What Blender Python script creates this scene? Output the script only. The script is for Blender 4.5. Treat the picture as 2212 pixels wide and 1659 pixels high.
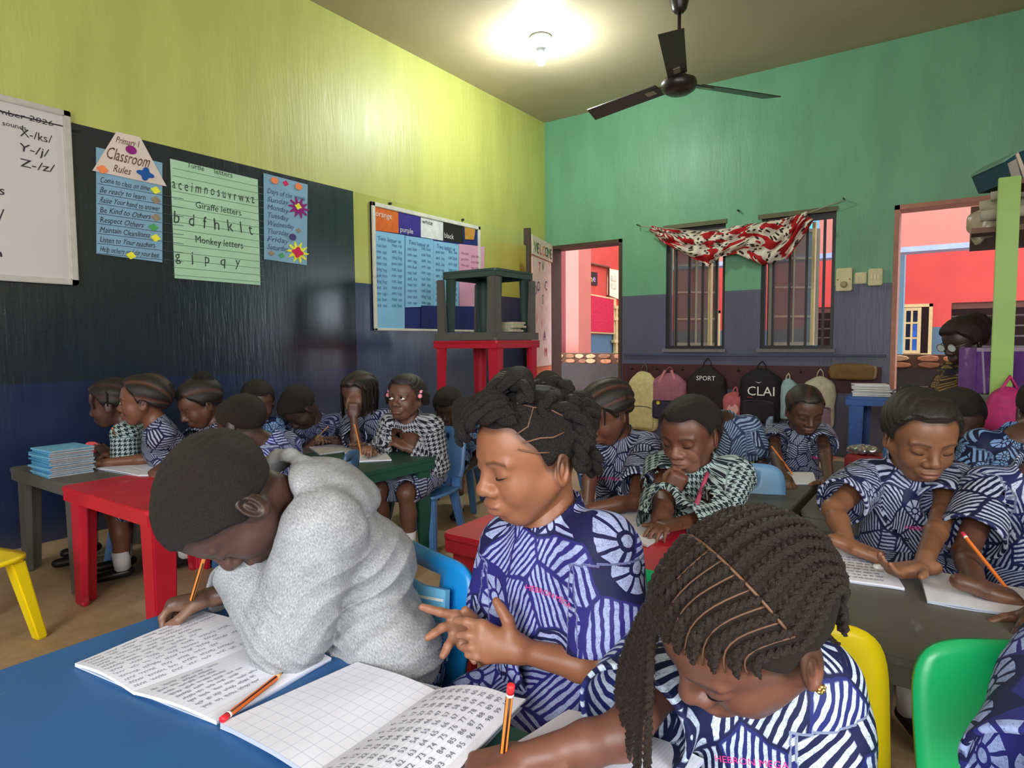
import bpy, bmesh, math, random
import numpy as np
from mathutils import Vector, Matrix
random.seed(7); RNG = np.random.default_rng(5)
for _o in list(bpy.data.objects): bpy.data.objects.remove(_o)
SC = bpy.context.scene; COL = SC.collection
# ------------------------------------------------------------------ camera
FPX, CX, CY, EYE = 1381.0, 1106.0, 829.5, 1.0          # focal length in pixels of a 2212 x 1659 frame
_y, _p, _r = (math.radians(a) for a in (34.91, 3.72, -0.41))
AF = np.array([-math.sin(_y)*math.cos(_p), math.cos(_y)*math.cos(_p), -math.sin(_p)])
AR = np.array([math.cos(_y), math.sin(_y), 0.0]); AU = np.cross(AR, AF)
AR, AU = AR*math.cos(_r)+AU*math.sin(_r), -AR*math.sin(_r)+AU*math.cos(_r)
CAM = np.array([0, 0, EYE])
cd = bpy.data.cameras.new('camera'); cam = bpy.data.objects.new('camera', cd); COL.objects.link(cam)
cd.sensor_fit = 'HORIZONTAL'; cd.sensor_width = 36; cd.lens = 36*FPX/2212; cd.clip_start = .02; cd.clip_end = 200
cam.matrix_world = Matrix([[AR[0], AU[0], -AF[0], 0], [AR[1], AU[1], -AF[1], 0], [AR[2], AU[2], -AF[2], EYE], [0, 0, 0, 1]])
SC.camera = cam
# ------------------------------------------------------------------ room size, light
XL, XR, YE, YN, ZC = -3.785, 2.6, 6.08, -2.4, 3.39
w = bpy.data.worlds.new('sky'); SC.world = w; w.use_nodes = True
_b = w.node_tree.nodes['Background']; _b.inputs[0].default_value = (.80, .90, 1.0, 1); _b.inputs[1].default_value = 4.8
def area(name, loc, rot, sx, sy, power, col=(1, 1, 1)):
    l = bpy.data.lights.new(name, 'AREA'); l.shape = 'RECTANGLE'; l.size = sx; l.size_y = sy; l.energy = power; l.color = col
    o = bpy.data.objects.new(name, l); COL.objects.link(o); o.location = loc; o.rotation_euler = rot; return o
# daylight entering by the windows of the right wall and of the wall behind the camera
area('daylight_right_a', (XR+.25, -.55, 1.65), (0, math.radians(62), 0), 1.5, 1.7, 115, (1, .97, .93))
area('daylight_near', (.2, YN-.25, 1.75), (math.radians(62), 0, 0), 2.6, 1.6, 135, (1, .97, .94))
vs = SC.view_settings; vs.view_transform = 'Standard'; vs.look = 'None'; vs.exposure = 0.0; vs.gamma = 1; vs.use_curve_mapping = False
# ------------------------------------------------------------------ helpers: pixels of the photograph to points on known planes
def ray(x, y): return AR*((x-CX)/FPX)+AU*((CY-y)/FPX)+AF
def P(x, y, d): return CAM+ray(x, y)*d
def onz(x, y, z): v = ray(x, y); return CAM+v*((z-EYE)/v[2])
def onX(x, y, X): v = ray(x, y); return CAM+v*(X/v[0])
def onY(x, y, Y): v = ray(x, y); return CAM+v*(Y/v[1])
def depth(p): return float((np.asarray(p)-CAM)@AF)
def lin(c):
    return tuple((v/12.92 if v <= .04045 else ((v+.055)/1.055)**2.4) for v in [x/255 for x in c[:3]])+(1,)
# ------------------------------------------------------------------ materials
MATS = {}
class NB:
    """small node-graph writer"""
    def __init__(s, name):
        s.m = bpy.data.materials.new(name); s.m.use_nodes = True; s.t = s.m.node_tree; s.N = s.t.nodes; s.L = s.t.links
        s.bsdf = s.N['Principled BSDF']
    def n(s, typ, **kw):
        nd = s.N.new(typ)
        for k, v in kw.items():
            if k.startswith('i_'):
                key = k[2:]; key = int(key) if key.isdigit() else key
                s.set(nd.inputs[key], v)
            else: setattr(nd, k, v)
        return nd
    def set(s, inp, v):
        if isinstance(v, bpy.types.NodeSocket): s.L.new(v, inp)
        else: inp.default_value = v
    def math(s, op, a, b=None, c=None):
        nd = s.N.new('ShaderNodeMath'); nd.operation = op
        for i, v in enumerate((a, b, c)):
            if v is not None: s.set(nd.inputs[i], v)
        return nd.outputs[0]
    def vmath(s, op, a, b=None):
        nd = s.N.new('ShaderNodeVectorMath'); nd.operation = op; s.set(nd.inputs[0], a)
        if b is not None: s.set(nd.inputs[1], b)
        return nd.outputs[0]
    def mix(s, f, a, b):
        nd = s.N.new('ShaderNodeMix'); nd.data_type = 'RGBA'; s.set(nd.inputs[0], f); s.set(nd.inputs[6], a); s.set(nd.inputs[7], b); return nd.outputs[2]
    def ramp(s, f, stops):
        nd = s.N.new('ShaderNodeValToRGB'); s.set(nd.inputs[0], f); e = nd.color_ramp.elements
        while len(e) < len(stops): e.new(.5)
        for i, (p, c) in enumerate(stops): e[i].position = p; e[i].color = c
        return nd.outputs[0]
    def coord(s, kind='Object'):
        return s.N.new('ShaderNodeTexCoord').outputs[kind]
    def noise(s, vec, scale, detail=4, rough=.5):
        nd = s.N.new('ShaderNodeTexNoise'); nd.inputs['Scale'].default_value = scale; nd.inputs['Detail'].default_value = detail
        nd.inputs['Roughness'].default_value = rough; s.L.new(vec, nd.inputs['Vector']); return nd.outputs['Fac']
    def stretch(s, vec, sc):
        nd = s.N.new('ShaderNodeMapping'); s.L.new(vec, nd.inputs[0]); nd.inputs['Scale'].default_value = sc; return nd.outputs[0]
    def sep(s, vec):
        nd = s.N.new('ShaderNodeSeparateXYZ'); s.L.new(vec, nd.inputs[0]); return nd.outputs
    def bump(s, h, strength=.3, dist=.002):
        nd = s.N.new('ShaderNodeBump'); nd.inputs['Strength'].default_value = strength; nd.inputs['Distance'].default_value = dist
        s.L.new(h, nd.inputs['Height']); s.L.new(nd.outputs[0], s.bsdf.inputs['Normal'])
    def out(s, col=None, rough=None, spec=None):
        if col is not None: s.set(s.bsdf.inputs['Base Color'], col)
        if rough is not None: s.set(s.bsdf.inputs['Roughness'], rough)
        if spec is not None: s.set(s.bsdf.inputs['Specular IOR Level'], spec)
        return s.m
def mat(name, rgb, rough=.55, var=.12, scale=18, spec=.4, bump=0, metal=0, alpha=None):
    """plain procedural material: a colour with soft wear noise"""
    if name in MATS: return MATS[name]
    b = NB(name); c = lin(rgb); o = b.coord()
    f = b.noise(o, scale, 5)
    lo = tuple(v*(1-var) for v in c[:3])+(1,); hi = tuple(min(1, v*(1+var)) for v in c[:3])+(1,)
    b.out(b.ramp(f, [(.3, lo), (.7, hi)]), rough, spec); b.bsdf.inputs['Metallic'].default_value = metal
    if bump: b.bump(b.noise(o, scale*6, 3), bump, .002)
    MATS[name] = b.m; return b.m
# ------------------------------------------------------------------ objects
def link(name, me, material=None, parent=None, loc=None):
    o = bpy.data.objects.new(name, me); COL.objects.link(o)
    if material is not None and me is not None:
        for m in (material if isinstance(material, (list, tuple)) else [material]): me.materials.append(m)
    if parent is not None: o.parent = parent
    if loc is not None: o.location = loc
    return o
def thing(name, label, cat, loc=(0, 0, 0), rz=0, group=None):
    o = bpy.data.objects.new(name, None); COL.objects.link(o); o.empty_display_size = .05
    o.location = tuple(float(v) for v in loc); o.rotation_euler = (0, 0, rz); return tag(o, label, cat, group)
def tag(o, label, cat=None, group=None):
    o['label'] = label
    if cat: o['category'] = cat
    if group: o['group'] = group
    return o
def struct(o, label=None):
    o['kind'] = 'structure'
    if label: o['label'] = label
    return o
def mesh(name, verts, faces, smooth=False):
    me = bpy.data.meshes.new(name); me.from_pydata([tuple(map(float, v)) for v in verts], [], [tuple(f) for f in faces]); me.update()
    if smooth: me.polygons.foreach_set('use_smooth', [True]*len(me.polygons))
    return me
class G:
    """collects boxes, tubes, lathes and prisms into one mesh"""
    def __init__(s): s.v = []; s.f = []; s.sm = []
    def add(s, v, f, smooth=False):
        k = len(s.v); s.v += [tuple(map(float, p)) for p in v]; s.f += [tuple(i+k for i in q) for q in f]; s.sm += [smooth]*len(f); return s
    def box(s, lo, hi, M=None):
        x0, y0, z0 = lo; x1, y1, z1 = hi
        v = [(x0, y0, z0), (x1, y0, z0), (x1, y1, z0), (x0, y1, z0), (x0, y0, z1), (x1, y0, z1), (x1, y1, z1), (x0, y1, z1)]
        if M is not None: v = [tuple(M @ Vector(p)) for p in v]
        return s.add(v, [(0, 3, 2, 1), (4, 5, 6, 7), (0, 1, 5, 4), (1, 2, 6, 5), (2, 3, 7, 6), (3, 0, 4, 7)])
    def taper(s, c0, a0, b0, c1, a1, b1):
        """four-sided tapering bar from centre c0 (half sizes a0, b0) to c1"""
        v = []
        for c, a, b in ((c0, a0, b0), (c1, a1, b1)):
            for sx, sy in ((-1, -1), (1, -1), (1, 1), (-1, 1)): v.append((c[0]+sx*a, c[1]+sy*b, c[2]))
        f = [(0, 1, 5, 4), (1, 2, 6, 5), (2, 3, 7, 6), (3, 0, 4, 7), (0, 3, 2, 1), (4, 5, 6, 7)]
        if c0[2] > c1[2]: f = [q[::-1] for q in f]
        return s.add(v, f)
    def tube(s, pts, r, n=8, cap=True, flat=1.0):
        pts = [np.array(p, float) for p in pts]; rs = r if hasattr(r, '__len__') else [r]*len(pts)
        up = None; v = []; f = []
        for i, p in enumerate(pts):
            t = pts[min(i+1, len(pts)-1)]-pts[max(i-1, 0)]; t = t/(np.linalg.norm(t)+1e-12)
            if up is None:
                a = np.array([0, 0, 1.]) if abs(t[2]) < .9 else np.array([1., 0, 0]); up = a-t*(a@t)
            else: up = up-t*(up@t)
            up = up/(np.linalg.norm(up)+1e-12); sd = np.cross(t, up)
            for k in range(n):
                a = 2*math.pi*k/n; v.append(p+(up*math.cos(a)*flat+sd*math.sin(a))*rs[i])
        m = len(pts)
        for i in range(m-1):
            for k in range(n):
                f.append((i*n+k, i*n+(k+1) % n, (i+1)*n+(k+1) % n, (i+1)*n+k))
        if cap: f += [tuple(range(n-1, -1, -1)), tuple((m-1)*n+k for k in range(n))]
        return s.add(v, f, True)
    def lathe(s, prof, n=24, M=None):
        v = []; f = []
        for r, z in prof:
            for k in range(n):
                a = 2*math.pi*k/n; v.append((r*math.cos(a), r*math.sin(a), z))
        for i in range(len(prof)-1):
            for k in range(n): f.append((i*n+k, i*n+(k+1) % n, (i+1)*n+(k+1) % n, (i+1)*n+k))
        f += [tuple(range(n-1, -1, -1)), tuple((len(prof)-1)*n+k for k in range(n))]
        if M is not None: v = [tuple(M @ Vector(p)) for p in v]
        return s.add(v, f, True)
    def prism(s, poly, ex, ey, ez, o, t):
        """polygon (2-D, counter-clockwise) in the plane ex, ey at o, extruded by t along ez"""
        o, ex, ey, ez = (np.array(a, float) for a in (o, ex, ey, ez)); n = len(poly)
        v = [o+ex*a+ey*b for a, b in poly]+[o+ex*a+ey*b+ez*t for a, b in poly]
        f = [tuple(range(n-1, -1, -1)), tuple(range(n, 2*n))]+[(i, (i+1) % n, n+(i+1) % n, n+i) for i in range(n)]
        return s.add(v, f)
    def build(s, name, material=None, parent=None, bevel=0, loc=None, seg=2, mesh_only=False):
        me = bpy.data.meshes.new(name); me.from_pydata(s.v, [], s.f); me.update()
        me.polygons.foreach_set('use_smooth', s.sm)
        if bevel:
            bm = bmesh.new(); bm.from_mesh(me); bmesh.ops.remove_doubles(bm, verts=bm.verts, dist=1e-6)
            bmesh.ops.bevel(bm, geom=[e for e in bm.edges if len(e.link_faces) == 2 and e.calc_face_angle(0) > .6], offset=bevel, segments=seg, affect='EDGES', clamp_overlap=True)
            bm.to_mesh(me); bm.free()
        if mesh_only: return me
        return link(name, me, material, parent, loc)
def unit(v): v = np.array(v, float); return v/np.linalg.norm(v)
def rrect(w, h, r, n=4):
    out = []
    for cx, cy, a0 in ((w-r, h-r, 0), (r, h-r, 90), (r, r, 180), (w-r, r, 270)):
        for k in range(n+1):
            a = math.radians(a0+90*k/n); out.append((cx+r*math.cos(a), cy+r*math.sin(a)))
    return out
_tc = {}
def text_geo(s, size):
    """flat outline mesh of a string: (verts Nx2, faces)"""
    if s not in _tc:
        c = bpy.data.curves.new('t', 'FONT'); c.body = s; c.resolution_u = 2; o = bpy.data.objects.new('t', c); COL.objects.link(o)
        dg = bpy.context.evaluated_depsgraph_get(); me = bpy.data.meshes.new_from_object(o.evaluated_get(dg))
        v = np.array([x.co[:2] for x in me.vertices]).reshape(-1, 2); f = [tuple(p.vertices) for p in me.polygons]
        bpy.data.objects.remove(o); bpy.data.curves.remove(c); bpy.data.meshes.remove(me); _tc[s] = (v, f)
    v, f = _tc[s]; return v*size, f
for _s in [str(i) for i in range(1, 101)]+['SPORT', 'CLAI', '_', 'HEBRON MEGA']: text_geo(_s, 1)
def write(name, items, o, ex, ey, material, parent, lift=.0015, hand=.0, slant=0.0, normal=None):
    """items: (text, x, y, size[, width]) laid on the plane o + ex*x + ey*y; hand = wobble of handwriting"""
    V = []; Fc = []; o, ex, ey = np.array(o, float), np.array(ex, float), np.array(ey, float)
    nz = unit(np.cross(ex, ey)) if normal is None else normal
    for it in items:
        v, f = text_geo(it[0], it[3])
        if not len(v): continue
        v = v.copy()
        if len(it) > 4: v[:, 0] *= it[4]/max(1e-6, v[:, 0].max())
        v[:, 0] += slant*v[:, 1]
        if hand:
            s = it[3]; ph = RNG.uniform(0, 6, 3)
            v[:, 1] += hand*s*np.sin(v[:, 0]/s*1.7+ph[0]); v[:, 0] += hand*s*np.sin(v[:, 1]/s*5+v[:, 0]/s*.9+ph[1])
        k = len(V); V += [o+ex*(it[1]+a)+ey*(it[2]+b)+nz*lift for a, b in v]; Fc += [tuple(i+k for i in q) for q in f]
    return link(name, mesh(name, V, Fc), material, parent)
# ------------------------------------------------------------------ soft-body modelling: distance fields turned into meshes
WORLD = set()
_link = link
def link(name, me, material=None, parent=None, loc=None):
    o = _link(name, me, material, parent, loc)
    root = parent
    while root is not None and root.parent is not None: root = root.parent
    if parent is not None and parent == root and root.name in WORLD:
        o.matrix_parent_inverse = (Matrix.Translation(root.location) @ Matrix.Rotation(root.rotation_euler[2], 4, 'Z')).inverted()
    return o
def wthing(*a, **k): o = thing(*a, **k); WORLD.add(o.name); return o
f4 = np.float32
def A3(p): return np.asarray(p, f4)
def smin(a, b, k):
    if k <= 0: return np.minimum(a, b)
    h = np.clip(.5+.5*(b-a)/k, 0, 1); return b+(a-b)*h-k*h*(1-h)
def smax(a, b, k): return -smin(-a, -b, k)
def nrm(v): return np.sqrt(np.einsum('ij,ij->i', v, v))
def sph(c, r):
    c = A3(c); return lambda p: nrm(p-c)-f4(r)
def ell(c, r, R=None):
    """ellipsoid; R rows are its axes"""
    c = A3(c); r = A3(r); ir = 1/r; Rm = None if R is None else A3(R).T
    def fn(p):
        q = p-c
        if Rm is not None: q = q@Rm
        q = q*ir; k0 = nrm(q); k1 = nrm(q*ir)
        return np.where(k0 < 1e-4, -r.min(), k0*(k0-1)/np.maximum(k1, 1e-6))
    return fn
def cone(a, b, ra, rb=None, flat=None):
    """tapered round bar; flat=(axis, factor) squeezes it along an axis"""
    a, b = A3(a), A3(b); rb = ra if rb is None else rb; ba = b-a; L2 = max(float(ba@ba), 1e-9)
    def fn(p):
        q = p-a; qb = q@ba; t = np.clip(qb*f4(1/L2), 0, 1)
        if flat is None:
            return np.sqrt(np.maximum(np.einsum('ij,ij->i', q, q)-t*(2*qb-t*f4(L2)), 0))-(f4(ra)+t*f4(rb-ra))
        v = q-t[:, None]*ba
        if flat is not None:
            ax = A3(flat[0]); v = v+(v@ax)[:, None]*ax*f4(1/flat[1]-1)
        return nrm(v)-(f4(ra)+t*f4(rb-ra))
    return fn
def rbox(c, h, R, r):
    c = A3(c); h = A3(h)-f4(r); Rm = A3(R).T
    def fn(p):
        q = np.abs((p-c)@Rm)-h
        return nrm(np.maximum(q, 0))+np.minimum(q.max(1), 0)-f4(r)
    return fn
class Body:
    """ordered list of smooth unions and cuts; groups only touch points near them"""
    def __init__(s): s.ops = []
    def u(s, fn, k=.01): s.ops.append(('u', fn, k, None)); return s
    def cut(s, fn, k=.004): s.ops.append(('s', fn, k, None)); return s
    def keep(s, fn, k=.004): s.ops.append(('i', fn, k, None)); return s
    def disp(s, fn): s.ops.append(('d', fn, 0, None)); return s
    def group(s, body, c, R, k=.01): s.ops.append(('u', body, k, (A3(c), R))); return s
    def prune(s, c, rad):
        """the same field with everything far from the ball (c, rad) left out"""
        b = Body(); c1 = A3(c)[None]
        for op, fn, k, g in s.ops:
            if g is not None:
                if np.linalg.norm(c1[0]-g[0]) < g[1]+rad+.03: b.ops.append((op, fn.prune(c, rad), k, None))
                continue
            if op in 'us' and float(fn(c1)[0])-rad*1.35 > .02+k: continue
            b.ops.append((op, fn, k, g))
        return b
    def __call__(s, p):
        d = np.full(len(p), 1.0, f4)
        for op, fn, k, g in s.ops:
            if g is not None:
                m = nrm(p-g[0]) < g[1]+.05
                if m.any():
                    q = d[m]; d[m] = smin(q, fn(p[m]), k)
                continue
            e = fn(p)
            if op == 'u': d = smin(d, e, k)
            elif op == 's': d = smax(d, -e, k)
            elif op == 'i': d = smax(d, e, k)
            else: d = d+e
        return d
def polygonize(fn, lo, hi, h, B=8, slack=.0):
    B = 4 if h > .0038 else B
    lo = np.asarray(lo, float)-2*h; hi = np.asarray(hi, float)+2*h
    nb = np.maximum(1, np.ceil((hi-lo)/(h*B)).astype(int)); N = nb*B+1
    nb4 = (nb+3)//4; G4 = np.stack(np.meshgrid(*[np.arange(n) for n in nb4], indexing='ij'), -1).reshape(-1, 3); s4 = 4*B*h
    d4 = fn((lo+(G4+.5)*s4).astype(f4)); G4 = G4[np.abs(d4) < s4*.9+.02+slack]
    r4_ = np.arange(4); o4 = np.stack(np.meshgrid(r4_, r4_, r4_, indexing='ij'), -1).reshape(-1, 3); keep = []
    for q in G4:
        gg = q*4+o4; gg = gg[(gg < nb).all(1)]
        if not len(gg): continue
        c0 = lo+(q+.5)*s4; fp = fn.prune(c0, s4*.9) if hasattr(fn, 'prune') else fn
        d = fp((lo+(gg+.5)*B*h).astype(f4)); keep.append(gg[np.abs(d) < h*B*.9+.002+slack])
    g = np.concatenate(keep) if keep else np.zeros((0, 3), int)
    if not len(g): return np.zeros((0, 3)), np.zeros((0, 4), int)
    r = np.arange(B+1); off = np.stack(np.meshgrid(r, r, r, indexing='ij'), -1).reshape(-1, 3); NP = len(off)
    vals = np.empty((len(g), NP), f4)
    big = (g//4); order0 = np.lexsort((big[:, 2], big[:, 1], big[:, 0])); g = g[order0]; big = big[order0]
    brk = np.r_[0, np.nonzero((np.diff(big, axis=0) != 0).any(1))[0]+1, len(g)]
    for i, j in zip(brk[:-1], brk[1:]):
        c0 = lo+(big[i]*4+2)*B*h; fp = fn.prune(c0, 2*B*h*1.75) if hasattr(fn, 'prune') else fn
        pts = (lo+((g[i:j, None]*B+off[None])*h)).reshape(-1, 3).astype(f4); vals[i:j] = fp(pts).reshape(-1, NP)
    V = vals.reshape(-1, B+1, B+1, B+1); s = V < 0
    corner = [(i, j, k) for i in (0, 1) for j in (0, 1) for k in (0, 1)]
    cnt = sum(s[:, i:i+B, j:j+B, k:k+B].astype(np.int8) for i, j, k in corner)
    bi, ci, cj, ck = np.nonzero((cnt > 0) & (cnt < 8))
    cv = np.stack([V[bi, ci+i, cj+j, ck+k] for i, j, k in corner], 1)
    cell = g[bi]*B+np.stack([ci, cj, ck], 1)
    acc = np.zeros((len(bi), 3)); num = np.zeros(len(bi)); cc = np.array(corner, float)
    for a in range(8):
        for b in range(a+1, 8):
            if np.abs(cc[a]-cc[b]).sum() != 1: continue
            va, vb = cv[:, a], cv[:, b]; m = (va < 0) != (vb < 0); t = np.where(m, va/np.where(m, va-vb, 1), 0)
            acc += np.where(m[:, None], cc[a]+t[:, None]*(cc[b]-cc[a]), 0); num += m
    vert = lo+(cell+acc/num[:, None])*h
    key = (cell[:, 0]*N[1]+cell[:, 1])*N[2]+cell[:, 2]; order = np.argsort(key); sk = key[order]; st = (N[1]*N[2], N[2], 1)
    F = []
    for ax, o in ((0, 4), (1, 2), (2, 1)):
        u, w = [(1, 2), (2, 0), (0, 1)][ax]
        m = (cv[:, 0] < 0) != (cv[:, o] < 0); kk = key[m]; ins = cv[m, 0] < 0
        q = np.stack([kk, kk-st[u], kk-st[u]-st[w], kk-st[w]], 1); ix = np.searchsorted(sk, q); ix = np.minimum(ix, len(sk)-1)
        ok = (sk[ix] == q).all(1); ix = order[ix][ok]; ins = ins[ok]
        F.append(np.where(ins[:, None], ix, ix[:, ::-1]))
    return vert, np.concatenate(F)
def np_mesh(name, V, F):
    me = bpy.data.meshes.new(name); me.vertices.add(len(V)); me.vertices.foreach_set('co', np.asarray(V, f4).ravel())
    F = np.asarray(F, np.int32); me.loops.add(F.size); me.loops.foreach_set('vertex_index', F.ravel())
    me.polygons.add(len(F)); me.polygons.foreach_set('loop_start', np.arange(0, F.size, F.shape[1], dtype=np.int32))
    try: me.polygons.foreach_set('loop_total', np.full(len(F), F.shape[1], np.int32))
    except Exception: pass
    me.update(calc_edges=True); me.polygons.foreach_set('use_smooth', np.ones(len(F), bool)); return me
def vcol(me, name, C):
    a = me.color_attributes.new(name, 'FLOAT_COLOR', 'POINT'); a.data.foreach_set('color', np.concatenate([C, np.ones((len(C), 1))], 1).astype(f4).ravel())
def vvec(me, name, C):
    a = me.attributes.new(name, 'FLOAT_VECTOR', 'POINT'); a.data.foreach_set('vector', np.asarray(C, f4).ravel())
_nz = RNG.normal(size=(24, 3)); _nz /= np.linalg.norm(_nz, axis=1)[:, None]; _nz = _nz.astype(f4); _np_ = RNG.uniform(0, 6.28, 24).astype(f4)
def wav(p, freq, n=6, o=0):
    """cheap smooth pseudo-noise in -1..1"""
    s = 0
    for i in range(n): s = s+np.sin(p@_nz[(i+o) % 24]*f4(freq*(1+.37*i))+_np_[(i+o) % 24])/(1+.3*i)
    return s/f4(n*.5)
def smooth01(x): x = np.clip(x, 0, 1); return x*x*(3-2*x)
# ------------------------------------------------------------------ head
TOC = unit([-AF[0], -AF[1], 0]); IML = -AR/np.linalg.norm(AR)      # towards the camera, towards the left of the picture
UPZ = np.array([0, 0, 1.])
def rotv(v, ax, a): return v*math.cos(a)+np.cross(ax, v)*math.sin(a)+ax*(ax@v)*(1-math.cos(a))
def frame(yaw, pitch, roll=0):
    """rows forward, left, up. yaw 0 faces the camera, 90 faces the left of the picture; pitch > 0 looks down"""
    y, t = math.radians(yaw), math.radians(pitch); h = math.cos(y)*TOC+math.sin(y)*IML
    h = unit([h[0], h[1], 0]); fw = math.cos(t)*h-math.sin(t)*UPZ; up = math.sin(t)*h+math.cos(t)*UPZ
    lf = np.cross(up, fw); a = math.radians(roll); lf, up = rotv(lf, fw, a), rotv(up, fw, a); return np.stack([fw, lf, up])
def head_sdf(c, R, s=1.0, eyes='down', fine=True):
    b = Body(); c = np.asarray(c, float)
    W = lambda f, l, u: c+s*(f*R[0]+l*R[1]+u*R[2])
    E = lambda f, l, u, r: ell(W(f, l, u), np.array(r)*s, R)
    b.u(E(-.014, 0, .030, (.092, .075, .077)))
    b.u(E(.030, 0, .022, (.058, .062, .072)), .02)
    b.u(E(.026, 0, -.040, (.052, .052, .050)), .03)
    b.u(E(.050, 0, -.076, (.026, .026, .020)), .03)
    for q in (1, -1):
        b.u(E(.050, q*.034, -.032, (.026, .024, .028)), .02)
        b.u(cone(W(-.005, q*.058, -.03), W(.045, q*.022, -.082), .016*s, .014*s), .025)
    if fine:
        for q in (1, -1): b.cut(E(.096, q*.030, .000, (.016, .019, .0105)), .012)
        for q in (1, -1):
            b.u(E(.0685, q*.0305, .000, (.0150, .0180, .0142)), .004)
            b.u(cone(W(.080, q*.016, .0185), W(.070, q*.046, .017), .0065*s, .005*s), .012)
    else:
        for q in (1, -1): b.cut(E(.094, q*.031, .002, (.012, .018, .010)), .01)
    b.u(cone(W(.078, 0, .012), W(.093, 0, -.022), .0085*s, .0105*s), .012)
    b.u(E(.0955, 0, -.0285, (.0125, .0135, .0110)), .008)
    for q in (1, -1): b.u(E(.0865, q*.0145, -.0325, (.0115, .0095, .0090)), .006)
    b.u(E(.0765, 0, -.060, (.016, .027, .019)), .012)
    if fine:
        b.u(E(.0870, 0, -.0555, (.0095, .0215, .0066)), .004); b.u(E(.0845, 0, -.0685, (.0095, .0185, .0074)), .004)
        b.cut(E(.0965, 0, -.0620, (.010, .022, .0012)), .004)
        b.cut(E(.080, 0, -.0795, (.008, .014, .004)), .008)
        for q in (1, -1): b.cut(sph(W(.090, q*.0075, -.0395), .0030*s), .003)
    for q in (1, -1):
        Re = np.stack([unit(R[0]*.9+R[2]*.25), unit(R[1]+q*R[0]*-.35), np.cross(unit(R[0]*.9+R[2]*.25), unit(R[1]+q*R[0]*-.35))])
        e = Body(); o = W(-.012, q*.0755, -.008)
        e.u(ell(o, np.array((.0175, .0065, .029))*s, Re)); 
        if fine:
            e.cut(ell(o+s*q*R[1]*.006+s*R[0]*.004, np.array((.0095, .005, .018))*s, Re), .003)
            e.u(ell(o+s*q*R[1]*.002+s*R[0]*.003+s*R[2]*.0, np.array((.004, .003, .010))*s, Re), .003)
        b.group(e, o, .045*s, .006)
    return b
def eyeball_items(c, R, s): return [c+s*(.0688*R[0]+q*.0305*R[1]) for q in (1, -1)]
def head_local(V, c, R, s): return (V-c)@R.T/s
SKIN_LIP = np.array(lin((120, 62, 52))[:3])
def skin_colour(V, c, R, s, tone, palms=(), cap=None):
    tone = np.array(lin(tone)[:3]); C = np.tile(tone, (len(V), 1)); q = head_local(V, c, R, s); f, l, u = q.T
    def blend(m, col): nonlocal C; m = np.clip(m, 0, 1)[:, None]; C = C*(1-m)+np.array(col)*m
    near = (f > .03)
    lip = 1-np.sqrt((l/.024)**2+((u+.0618)/.0125)**2); blend(near*smooth01(lip*4), tone*.72+np.array([.055, .018, .018]))
    for qd in (1, -1):
        x = (np.abs(l)-.031); yb = u-(.0205-.12*np.abs(x)-6*x*x)
        br = (1-np.abs(yb)/.0042)*(np.abs(x) < .019)*(l*qd > 0); blend(near*smooth01(br*1.6)*.75, tone*.18)
    ey = 1-np.sqrt(((np.abs(l)-.0305)/.021)**2+((u+.0)/.013)**2); blend(near*smooth01(ey*2)*.35, tone*.6)
    nos = 1-np.sqrt(((np.abs(l)-.0075)/.005)**2+((u+.040)/.004)**2); blend((f > .075)*smooth01(nos*2)*.8, tone*.25)
    if cap is not None:
        e = hairline(q, cap.get('front', .060), cap.get('back', -.062)); blend((np.linalg.norm(q, axis=1) < .16)*(u > -.06)*smooth01(1+e/.013)*.8, tone*.22)
    for pc, pn, pr in palms:
        e = V-np.asarray(pc); d = np.linalg.norm(e, axis=1); blend((d < pr)*smooth01((e@np.asarray(pn))/.012+.15)*.7, tone*.5+np.array([.26, .13, .085])*.75)
    return C
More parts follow.
